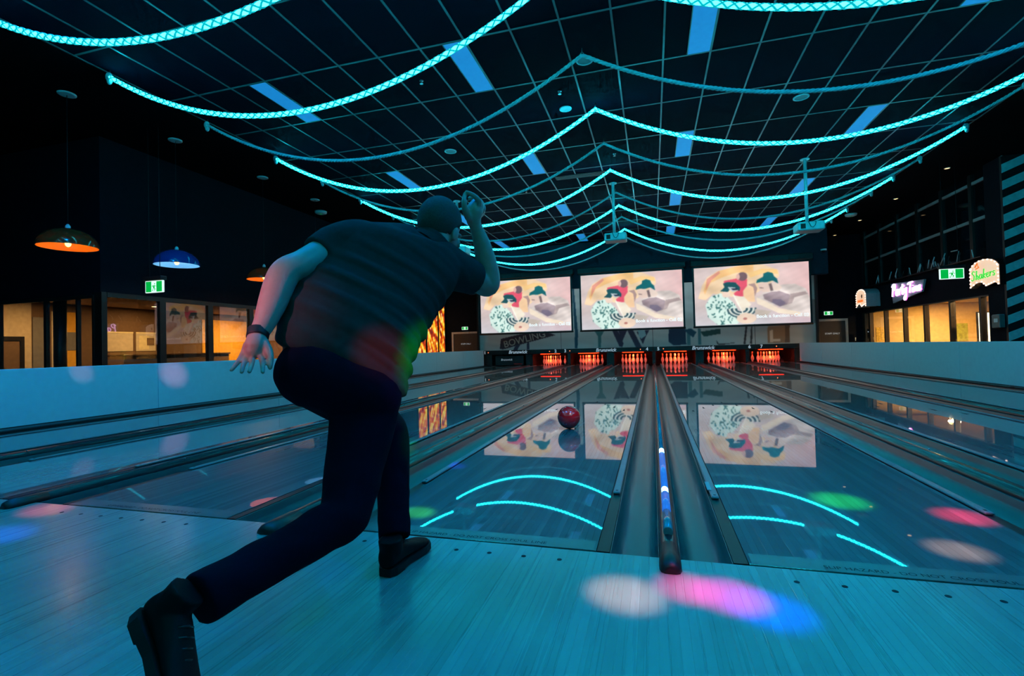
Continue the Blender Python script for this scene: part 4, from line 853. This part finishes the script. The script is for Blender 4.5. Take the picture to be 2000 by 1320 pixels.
# marquee signs
M_MARQ = mat('lit marquee face', (.8, .6, .5), .5, emis=srgb(252, 206, 170), es=.85); M_MBULB = mat('marquee bulb', (.9, .7, .6), .4, emis=(1.0, .72, .62), es=2.0); M_NGREEN = mat('green neon script', (.1, .6, .1), .4, emis=(.02, .55, .05), es=1.0); M_NORANGE = mat('orange neon script', (.6, .2, .05), .4, emis=(.8, .16, .02), es=.9)
def marquee(label, place, word, m_word, facing, depth=.14):
    # arched box sign, local plane: u along the sign, z up
    t = thing('marquee_sign', label, 'lit sign', place, facing, 'arched marquee signs')
    w, h = .84, .62
    arch = [(-w/2, 0), (-w/2+.20, .10), (-w/2+.35, .10), (-w/2+.48, .0), (w/2-.12, .06), (w/2, .0), (w/2, h*.70)]+[(w/2*math.cos(a), h*.62+h*.38*math.sin(a)) for a in [PI*k/10 for k in range(1, 10)]]+[(-w/2, h*.70)]
    MB().prism(arch, 'y', 0, depth).build('case', M_SIGNB if depth > .2 else M_FRAME, t); MB().prism([(p[0]*.96, p[1]*.96+.012) for p in arch], 'y', -.006, 0).build('face', M_MARQ, t)
    outline = arch[5:-1]+[arch[-1], arch[0], arch[1], arch[2], arch[3], arch[4]]
    for a, b in zip(outline, outline[1:]+outline[:1]):
        L = math.hypot(b[0]-a[0], b[1]-a[1]); k = max(1, int(L/.075))
        for q in range(k):
            s = q/k; MB().ball(((a[0]+(b[0]-a[0])*s)*.92, -.012, (a[1]+(b[1]-a[1])*s)*.92+.025), .017, n=6, m=4).build('bulb', M_MBULB, t)
    return t
t = marquee('lit arched Shakers sign with green script on the right', (7.0, 11.32, 1.84), 'Shakers', M_NGREEN, -PI/2+.12)
e = MB(); tot = sum(ADV[c] for c in 'Shakers'); u = 0
for c in 'Shakers':
    mb = MB()
    for st in SCRIPT[c]: mb.tube([(-.33+(u+p[0])/tot*.66, -.02, .16+p[1]*.22+.06*(u/tot)) for p in st], .011, 6)
    mb.build('script_letter', M_NGREEN, t); u += ADV[c]
MB().tube([(-.22, -.02, .46), (-.16, -.02, .54), (-.12, -.02, .44), (-.20, -.02, .42)], .014, 6).build('glass_motif', M_NORANGE, t)
t = marquee('lit arched sign with orange lettering at the far right corner', (6.84, 17.5, 1.84), '', M_NORANGE, -PI/2, .40)
for k in range(5): MB().tube([(-.22+k*.09, -.02, .17), (-.20+k*.09, -.02, .25), (-.16+k*.09, -.02, .19)], .012, 6).build('orange_stroke', M_NORANGE, t)
MB().tube([(.08, -.02, .36), (.14, -.02, .42), (.12, -.02, .30)], .014, 6).build('motif', M_HOLE, t)
t = thing('wall_box', 'small grey dispenser box on the pillar', 'wall box', (7.15, 11.1, .93)); BB(-.10, 0, -.12, .14, 0, .28, .01).build('body', M_GREYB, t); B(-.104, -.10, -.06, .06, .12, .2).build('window', M_GREYPAINT, t); B(-.09, 0, -.1, .12, .28, .285).build('lid', M_GREYPAINT, t)
tag(BB(7.0, 7.02, 18.58, 18.62, .7, .82, .002).build('wall_switch', M_GREYPAINT), 'small white wall switch beside the right staff door', 'wall switch')

# ------------------------------------------------------------------ the ball
t = thing('bowling_ball', 'glossy dark red bowling ball rolling down lane 4', 'bowling ball', (-.815, 2.73, .1085), 0.4)
MB().ball((0, 0, 0), .108, n=36, m=22).build('shell', M_BALL, t)
for a, b in ((.35, .9), (.62, .95), (.45, 1.35)):
    d = Vector((math.cos(b)*math.cos(a+1.9), math.cos(b)*math.sin(a+1.9), math.sin(b)))
    MB().tube([d*.1015, d*.1084], .012, 12).build('finger_hole', M_HOLE, t)


# ------------------------------------------------------------------ the bowler
PERSON = {
 'arm_l': [(-1.1528, -0.2061, 1.2302, 0.062), (-1.178, -0.2439, 1.1986, 0.06), (-1.204, -0.3334, 1.1412, 0.056), (-1.2233, -0.4107, 1.0908, 0.054), (-1.2411, -0.4672, 1.0621, 0.051), (-1.2478, -0.4944, 1.0237, 0.05), (-1.2455, -0.5339, 0.9505, 0.045), (-1.2396, -0.5777, 0.8803, 0.034), (-1.2406, -0.6032, 0.8434, 0.029), (-1.2374, -0.6175, 0.8236, 0.028)],
 'palm_l': [(-1.2385, -0.6077, 0.8367, 0.027), (-1.2337, -0.6215, 0.8171, 0.03), (-1.2318, -0.628, 0.801, 0.031), (-1.2313, -0.6328, 0.7898, 0.026)],
 'fing_l': [[(-1.2548, -0.6326, 0.808, 0.014), (-1.263, -0.6448, 0.7796, 0.009), (-1.2563, -0.6735, 0.7535, 0.0075), (-1.2528, -0.6981, 0.7329, 0.006)], [(-1.2456, -0.6299, 0.8045, 0.014), (-1.2493, -0.6408, 0.776, 0.0092), (-1.2328, -0.672, 0.75, 0.0078), (-1.2154, -0.6977, 0.7263, 0.0062)], [(-1.2349, -0.6268, 0.8027, 0.014), (-1.2325, -0.636, 0.774, 0.0094), (-1.2097, -0.6653, 0.7493, 0.008), (-1.1934, -0.6915, 0.7273, 0.0064)], [(-1.2211, -0.6228, 0.8007, 0.014), (-1.2089, -0.6291, 0.7718, 0.0092), (-1.1821, -0.6522, 0.7484, 0.0078), (-1.1584, -0.6762, 0.7245, 0.0064)], [(-1.2159, -0.6112, 0.8166, 0.017), (-1.1937, -0.6147, 0.7871, 0.0145), (-1.177, -0.6251, 0.7647, 0.0105), (-1.1636, -0.6415, 0.7367, 0.0075)]],
 'arm_r': [(-0.8718, 0.0001, 1.1677, 0.066), (-0.8529, 0.0789, 1.1355, 0.062), (-0.8191, 0.1725, 1.1014, 0.058), (-0.7847, 0.2451, 1.0804, 0.055), (-0.7642, 0.2719, 1.0729, 0.055), (-0.757, 0.2681, 1.11, 0.053), (-0.7595, 0.2506, 1.1668, 0.049), (-0.767, 0.2209, 1.2444, 0.04), (-0.7764, 0.1964, 1.2983, 0.031), (-0.7836, 0.1781, 1.3295, 0.028)],
 'palm_r': [(-0.7836, 0.1781, 1.3295, 0.028), (-0.7877, 0.1712, 1.3558, 0.034), (-0.7845, 0.1715, 1.3878, 0.04), (-0.7744, 0.179, 1.4163, 0.034)],
 'fing_r': [[(-0.7984, 0.1421, 1.3588, 0.02), (-0.8056, 0.1188, 1.383, 0.015), (-0.8063, 0.1076, 1.4137, 0.012), (-0.8068, 0.1171, 1.4479, 0.0095), (-0.8029, 0.1232, 1.4606, 0.008)], [(-0.7722, 0.1591, 1.4061, 0.018), (-0.753, 0.1538, 1.4232, 0.0135), (-0.7625, 0.1351, 1.4415, 0.0115), (-0.784, 0.1235, 1.4563, 0.01), (-0.7989, 0.1191, 1.4623, 0.0085)], [(-0.7714, 0.1904, 1.4098, 0.018), (-0.7571, 0.1994, 1.4247, 0.0135), (-0.7731, 0.2048, 1.4488, 0.0115), (-0.7973, 0.1976, 1.4587, 0.01), (-0.8112, 0.1885, 1.4576, 0.0085)], [(-0.774, 0.2106, 1.4015, 0.018), (-0.7623, 0.2345, 1.4183, 0.013), (-0.7801, 0.2445, 1.4441, 0.0112), (-0.8026, 0.2379, 1.4494, 0.01), (-0.8151, 0.2241, 1.4422, 0.0085)], [(-0.7779, 0.2202, 1.3856, 0.016), (-0.7715, 0.2528, 1.4075, 0.0118), (-0.7888, 0.2682, 1.4324, 0.0102), (-0.8071, 0.2629, 1.4353, 0.009), (-0.8176, 0.2497, 1.4257, 0.0078)]],
 'neck': [(-0.9277, -0.0474, 1.1849, 0.075), (-0.9032, -0.015, 1.2145, 0.068), (-0.89, 0.0088, 1.2526, 0.064), (-0.8805, 0.0264, 1.2924, 0.06)],
 'head_c': (-0.8868, 0.035, 1.2906),
 'leg_r': [(-1.0465, -0.3833, 0.6748, 0.118), (-1.0051, -0.3804, 0.6032, 0.118), (-0.9917, -0.4265, 0.4964, 0.106), (-0.9847, -0.4848, 0.3908, 0.092), (-0.9687, -0.536, 0.3161, 0.082), (-0.9627, -0.5803, 0.2724, 0.075), (-0.988, -0.6392, 0.2576, 0.068), (-1.0193, -0.7309, 0.2373, 0.064), (-1.0459, -0.8319, 0.2248, 0.06), (-1.0627, -0.9041, 0.2143, 0.062), (-1.0727, -0.9432, 0.2095, 0.064), (-1.079, -0.971, 0.2055, 0.062)],
 'leg_l': [(-1.1513, -0.424, 0.6961, 0.118), (-1.1342, -0.3243, 0.6335, 0.112), (-1.1135, -0.2024, 0.5526, 0.098), (-1.0949, -0.1123, 0.475, 0.082), (-1.0772, -0.0962, 0.4396, 0.077), (-1.0472, -0.1276, 0.3604, 0.068), (-1.016, -0.179, 0.2545, 0.062), (-0.9841, -0.2356, 0.1579, 0.058), (-0.9595, -0.2743, 0.0986, 0.058)],
 'butt': [(-1.1482, -0.4754, 0.7115, 0.118), (-1.0939, -0.4596, 0.6927, 0.115), (-1.0178, -0.4267, 0.6552, 0.115), (-0.9762, -0.3935, 0.6277, 0.112)],
 'torso': [(-1.2858, -0.4752, 0.819, -0.8953, -0.2974, 0.6182, 0.135), (-1.2868, -0.4659, 0.86, -0.887, -0.2755, 0.6844, 0.14), (-1.2926, -0.4378, 0.9334, -0.8799, -0.2335, 0.7669, 0.148), (-1.2957, -0.378, 1.0182, -0.8684, -0.1489, 0.8639, 0.15), (-1.2794, -0.3126, 1.106, -0.8454, -0.0712, 0.9476, 0.148), (-1.2482, -0.274, 1.1807, -0.8191, -0.0028, 1.0253, 0.142), (-1.2174, -0.2455, 1.2355, -0.8057, 0.0306, 1.1034, 0.13), (-1.1572, -0.1979, 1.2769, -0.8221, 0.0351, 1.1656, 0.11), (-1.0658, -0.141, 1.294, -0.8316, 0.0318, 1.196, 0.085), (-0.9718, -0.0828, 1.2864, -0.8336, 0.0207, 1.2071, 0.075)],
 'slv_l': [(-1.064, -0.1485, 1.1772, 0.08), (-1.1178, -0.1904, 1.2021, 0.092), (-1.1592, -0.2384, 1.1921, 0.092), (-1.1975, -0.2905, 1.1658, 0.083), (-1.2151, -0.3365, 1.1359, 0.072)],
 'slv_r': [(-0.9358, -0.0698, 1.1501, 0.09), (-0.8929, -0.0159, 1.1452, 0.098), (-0.856, 0.0575, 1.1215, 0.094), (-0.8233, 0.14, 1.1064, 0.082), (-0.7959, 0.1949, 1.0913, 0.074)],
 'collar': [(-0.9257, -0.0417, 1.19, 0.088), (-0.9114, -0.0173, 1.2147, 0.083), (-0.8994, -0.0019, 1.2382, 0.08)],
 'ankle_r': [(-1.0645, -0.9098, 0.2168, 0.04), (-1.0803, -0.9559, 0.2148, 0.04), (-1.0842, -0.9879, 0.1981, 0.04)],
 'wrist': [(-1.2456, -0.5966, 0.8552, 0.0335), (-1.2387, -0.6107, 0.8302, 0.0325)],
 'heel_r': (-1.1726, -1.0444, 0.1991),
 'toe_r': (-0.9753, -1.115, 0.0453),
}

M_SKIN = mat('skin', (.46, .27, .21), .5, var=.08, vscale=30, bump=.06, bscale=250)
M_SKIN.node_tree.nodes['Principled BSDF'].inputs['Subsurface Weight'].default_value = .08
M_SHIRT = mat('dark green polo cotton', (.020, .034, .034), .9, spec=.08, var=.10, vscale=60, bump=.12, bscale=500)
M_JEANS = mat('dark navy denim', (.0030, .0034, .012), .9, spec=.06, var=.25, vscale=90, bump=.15, bscale=600)
M_SHOE = mat('black shoe leather', (.004, .004, .005), .6, spec=.12, var=.2)
M_SOLE = mat('dark shoe sole', (.014, .012, .013), .6, spec=.2)
M_HAIR = mat('short cropped brown hair', (.050, .042, .034), .8, var=.3, vscale=160, bump=.4, bscale=700)
M_BAND = mat('black wrist band', (.004, .004, .004), .6)
def crom(P, n):
    P = [np.array(p, float) for p in P]; out = []
    for i in range(len(P)-1):
        p0, p1, p2, p3 = P[max(0, i-1)], P[i], P[i+1], P[min(len(P)-1, i+2)]
        for q in range(n):
            s = q/n; out.append(.5*((2*p1)+(p2-p0)*s+(2*p0-5*p1+4*p2-p3)*s*s+(3*p1-p0-3*p2+p3)*s**3))
    out.append(P[-1]); return out
def limb(mb, L, n=6, sides=28, grow=0.0, round_end=True):
    F = crom(L, n); pts = [Vector(p[:3]) for p in F]; rad = [float(p[3])+grow for p in F]
    if round_end:
        for e, nb in ((0, 1), (-1, -2)):
            d = (pts[e]-pts[nb]).normalized(); r = rad[e]; c = pts[e].copy()
            ext = [(c+d*r*.45, r*.87), (c+d*r*.8, r*.58), (c+d*r*.97, r*.2)]
            if e == 0: pts = [q[0] for q in reversed(ext)]+pts; rad = [q[1] for q in reversed(ext)]+rad
            else: pts = pts+[q[0] for q in ext]; rad = rad+[q[1] for q in ext]
    mb.tube(pts, rad, sides)
def remesh(mb, name, vox, it=6, fac=.5):
    me = mb.mesh(name); o = put(name, me)
    bm = bmesh.new(); bm.from_mesh(me); bmesh.ops.recalc_face_normals(bm, faces=bm.faces); bm.to_mesh(me); bm.free()
    r = o.modifiers.new('r', 'REMESH'); r.mode = 'VOXEL'; r.voxel_size = vox; r.adaptivity = 0
    s = o.modifiers.new('s', 'SMOOTH'); s.factor = fac; s.iterations = it
    dg = bpy.context.evaluated_depsgraph_get(); out = bpy.data.meshes.new_from_object(o.evaluated_get(dg)); bpy.data.objects.remove(o); out.name = name
    out.polygons.foreach_set('use_smooth', [True]*len(out.polygons)); out.update(); return out
def torso_rings(mb, rows, grow=0.0, sides=36, n=5):
    R = crom(rows, n); rs = []
    for i, q in enumerate(R):
        a = Vector(q[:3]); b = Vector(q[3:6]); c = (a+b)/2
        qn = R[min(i+1, len(R)-1)]; qp = R[max(i-1, 0)]
        t = ((Vector(qn[:3])+Vector(qn[3:6]))-(Vector(qp[:3])+Vector(qp[3:6]))).normalized()
        ax = (b-a)/2; hw = ax.length+grow; ax = ax.normalized(); th = ax.cross(t).normalized()
        k = 2.5
        ring = []
        for s in range(sides):
            an = 2*PI*s/sides; cs, sn = math.cos(an), math.sin(an)
            ring.append(c+ax*hw*math.copysign(abs(cs)**(2/k), cs)+th*(float(q[6])+grow)*math.copysign(abs(sn)**(2/k), sn))
        rs.append(ring)
    mb.rings(rs, True, True)
P = PERSON
who = thing('person', 'bowler in dark polo shirt and jeans, bent forward with right hand raised', 'person', (-1.0, -.4, 0))
off = Vector((1.0, .4, 0))
def wear(name, me, m, label=None):
    o = put(name, me, m, who, off)
    if label: o['label'] = label
    return o
# head in its own frame: x right, y face, z crown
hc = Vector(P['head_c'])
fd = Vector((.18, .93, -.34)).normalized(); up0 = Vector((.10, .25, 1)); rt = fd.cross(up0).normalized(); upv = rt.cross(fd)
HM = Matrix(((rt.x, fd.x, upv.x, hc.x), (rt.y, fd.y, upv.y, hc.y), (rt.z, fd.z, upv.z, hc.z), (0, 0, 0, 1)))
head = MB()
head.ball((0, -.012, .03), .078, .099, .092, 24, 16)        # cranium
head.ball((0, .030, -.045), .062, .070, .085, 20, 14)       # face and jaw
head.ball((0, .055, -.105), .036, .036, .030, 14, 10)       # chin
head.tube([(0, .092, .005), (0, .108, -.025), (0, .116, -.045), (0, .098, -.055)], [.010, .012, .015, .010], 10)   # nose
for s in (-1, 1):
    head.ball((s*.032, .082, .012), .020, .014, .010, 12, 8)  # brow
    head.ball((s*.040, .070, -.035), .022, .022, .022, 12, 8)  # cheek
    head.ball((s*.079, .004, -.028), .009, .021, .032, 12, 8)  # ear
    head.ball((s*.074, .006, -.045), .010, .012, .016, 10, 6)
head.ball((0, .092, -.078), .022, .010, .007, 12, 8); head.ball((0, .089, -.090), .020, .010, .007, 12, 8)   # lips
head.v = [tuple(HM @ Vector(v)) for v in head.v]
body = MB(); body.v += head.v; body.f += head.f; body.sm += head.sm
limb(body, P['neck']); limb(body, P['arm_l']); limb(body, P['arm_r'])
limb(body, P['palm_l']); limb(body, P['palm_r'])
for fg in P['fing_l']+P['fing_r']: limb(body, fg, 5, 14)
torso_rings(body, P['torso'], -.03); limb(body, [q[:3]+(q[3]-.03,) for q in P['leg_l']]); limb(body, [q[:3]+(q[3]-.03,) for q in P['leg_r'][:-2]])
wear('body', remesh(body, 'body', .0036, 5), M_SKIN)
for s in (-1, 1):
    for nm, r, mm, dy in (('eye', .0105, M_PIN, .0), ('iris', .005, M_HOLE, .0075)):
        e = MB().ball((s*.031, .0845+dy, -.008), r, n=12, m=8); e.v = [tuple(HM @ Vector(v)) for v in e.v]; wear(nm, e.mesh(nm), mm)
# hair: cap over the cranium with a cut line
hair = MB(); rs = []
hb = MB().ball((0, -.016, .022), .0825, .1035, .107, 30, 24)
keep = [i for i, v in enumerate(hb.v)]
def hair_ok(v): return v[2] > (.055 if v[1] > .055 else (-.088+max(0, v[1]+.045)*1.25))
fs = [f for f in hb.f if len(f) == 4 and all(hair_ok(hb.v[i]) for i in f)]
hv = [tuple(HM @ Vector(v)) for v in hb.v]
used = sorted({i for f in fs for i in f}); mp = {i: k for k, i in enumerate(used)}
hm = MB().add([hv[i] for i in used], [tuple(mp[i] for i in f) for f in fs], True)
ho = wear('hair', hm.mesh('hair'), M_HAIR, 'short cropped dark hair')
sol = ho.modifiers.new('thickness', 'SOLIDIFY'); sol.thickness = .004; sol.offset = 1
# shirt
sh = MB(); torso_rings(sh, P['torso']); limb(sh, P['slv_l'], 4, 20, 0, False); limb(sh, P['slv_r'], 4, 20, 0, False)
me = remesh(sh, 'shirt', .007, 8)
nv = len(me.vertices); co = np.zeros(nv*3); me.vertices.foreach_get('co', co); co = co.reshape(-1, 3); no = np.zeros(nv*3); me.vertices.foreach_get('normal', no); no = no.reshape(-1, 3)
a0 = np.array(P['torso'][0]); a1 = np.array(P['torso'][-2]); A = (a0[:3]+a0[3:6])/2; Bq = (a1[:3]+a1[3:6])/2
ax = (Bq-A)/np.linalg.norm(Bq-A); lat = a0[3:6]-a0[:3]; lat -= ax*(lat@ax); lat /= np.linalg.norm(lat)
s = (co-A)@ax; l = (co-A)@lat
n1 = smooth_noise(co[:, 0]*6+co[:, 2]*3, co[:, 1]*6, 1.2, 31)
n2 = smooth_noise(co[:, 0]*10+co[:, 1]*4, co[:, 2]*10, 1.1, 33)
f1 = np.clip(np.sin(2*PI*s/.082+l*5+2.2*n1), -.2, 1)*np.clip(.55+.9*n2, 0, 1)
f2 = np.clip(np.sin(2*PI*s/.055+l*16+2.0*n1), -.2, 1)*np.clip((l+.02)/.16, 0, 1)*np.clip(.6+.8*n1, 0, 1)
mask = np.clip(1.3-np.abs(s-.26)/.30, 0, 1)
d = (.0090*f1+.0095*f2)*mask
# drape of the loose hem
d += .012*np.clip(1-s/.07, 0, 1)*(.6+.4*np.sin(l*30))
co += no*d[:, None]; me.vertices.foreach_set('co', co.ravel()); me.update()
so = wear('shirt', me, M_SHIRT, 'dark green polo shirt')
cl = MB()
F = crom(P['collar'], 4); cp = [Vector(q[:3]) for q in F]; cr = [float(q[3]) for q in F]
cl.tube(cp+list(reversed(cp)), cr+[r-.008 for r in reversed(cr)], 24, True, False)
o = wear('collar', cl.mesh('collar'), M_SHIRT); o.parent = so; o.location = (0, 0, 0)
# jeans
jn = MB(); limb(jn, P['butt'], 4, 20); limb(jn, P['leg_r'], 5, 20, 0, False); limb(jn, P['leg_l'], 5, 20, 0, False)
me = remesh(jn, 'jeans', .007, 6)
nv = len(me.vertices); co = np.zeros(nv*3); me.vertices.foreach_get('co', co); co = co.reshape(-1, 3); no = np.zeros(nv*3); me.vertices.foreach_get('normal', no); no = no.reshape(-1, 3)
k = smooth_noise(co[:, 0]*14, co[:, 2]*26+co[:, 1]*20, 1.3, 41); co += no*(.007*np.clip(k, 0, 1)*np.clip((.65-co[:, 2])/.3, 0, 1))[:, None]
me.vertices.foreach_set('co', co.ravel()); me.update(); wear('jeans', me, M_JEANS, 'dark navy jeans')
# shoes: built flat (heel at origin, toe along +y), then posed
def shoe(M4, name):
    up = MB(); rs = []
    for y, hw, z0, z1 in ((-.028, .022, .030, .070), (-.018, .034, .026, .094), (.02, .038, .026, .102), (.07, .038, .026, .098), (.115, .041, .026, .082), (.16, .046, .024, .066), (.20, .047, .022, .056), (.235, .040, .022, .048), (.258, .024, .024, .040)):
        rs.append([(hw*math.copysign(abs(math.cos(2*PI*k/16))**.8, math.cos(2*PI*k/16)), y, (z0+z1)/2+(z1-z0)/2*math.copysign(abs(math.sin(2*PI*k/16))**.8, math.sin(2*PI*k/16))) for k in range(16)])
    up.rings(rs); up.tube([(0, .02, .07), (0, .015, .125)], [.042, .046], 16)
    up.v = [tuple(M4 @ Vector(v)) for v in up.v]; o = wear('shoe', remesh(up, 'shoe', .005, 4), M_SHOE)
    so = MB(); out = [(-.024, -.026), (.024, -.026), (.040, 0), (.040, .05), (.036, .09), (.046, .15), (.052, .195), (.045, .24), (.022, .268), (-.022, .268), (-.043, .245), (-.050, .20), (-.046, .15), (-.036, .09), (-.040, .05), (-.040, 0)]
    so.prism(out, 'z', .004, .028); so.prism([(q[0]*.98, q[1]) for q in out if q[1] < .09], 'z', -.001, .006)
    so.v = [tuple(M4 @ Vector(v)) for v in so.v]; s2 = put('sole', so.mesh('sole'), M_SOLE, o)
    lc = MB()
    for q in range(4): lc.tube([(-.024, .085+q*.022, .086-q*.008), (0, .088+q*.022, .094-q*.009), (.024, .085+q*.022, .086-q*.008)], .0035, 6)
    lc.v = [tuple(M4 @ Vector(v)) for v in lc.v]; put('laces', lc.mesh('laces'), M_FRAME, o)
def pose(origin, fwd, upd, k=.94):
    f = Vector(fwd).normalized(); u = Vector(upd); r = f.cross(u).normalized(); u = r.cross(f)
    return Matrix(((r.x*k, f.x*k, u.x*k, origin[0]), (r.y*k, f.y*k, u.y*k, origin[1]), (r.z*k, f.z*k, u.z*k, origin[2]), (0, 0, 0, 1)))
shoe(pose((-.945, -.345, .002), (.06, 1, 0), (0, 0, 1)), 'shoe')
h = Vector(P['heel_r']); tt = Vector(P['toe_r']); f = (tt-h).normalized()
shoe(pose(h+f*.03, f, Vector((.45, .45, .75))), 'shoe')
wb = MB(); F = crom(P['wrist'], 3); cp = [Vector(q[:3]) for q in F]; cr = [float(q[3]) for q in F]
wb.tube(cp+list(reversed(cp)), cr+[r-.004 for r in reversed(cr)], 20, True, False); wear('wristband', wb.mesh('wristband'), M_BAND, 'black band on the left wrist')
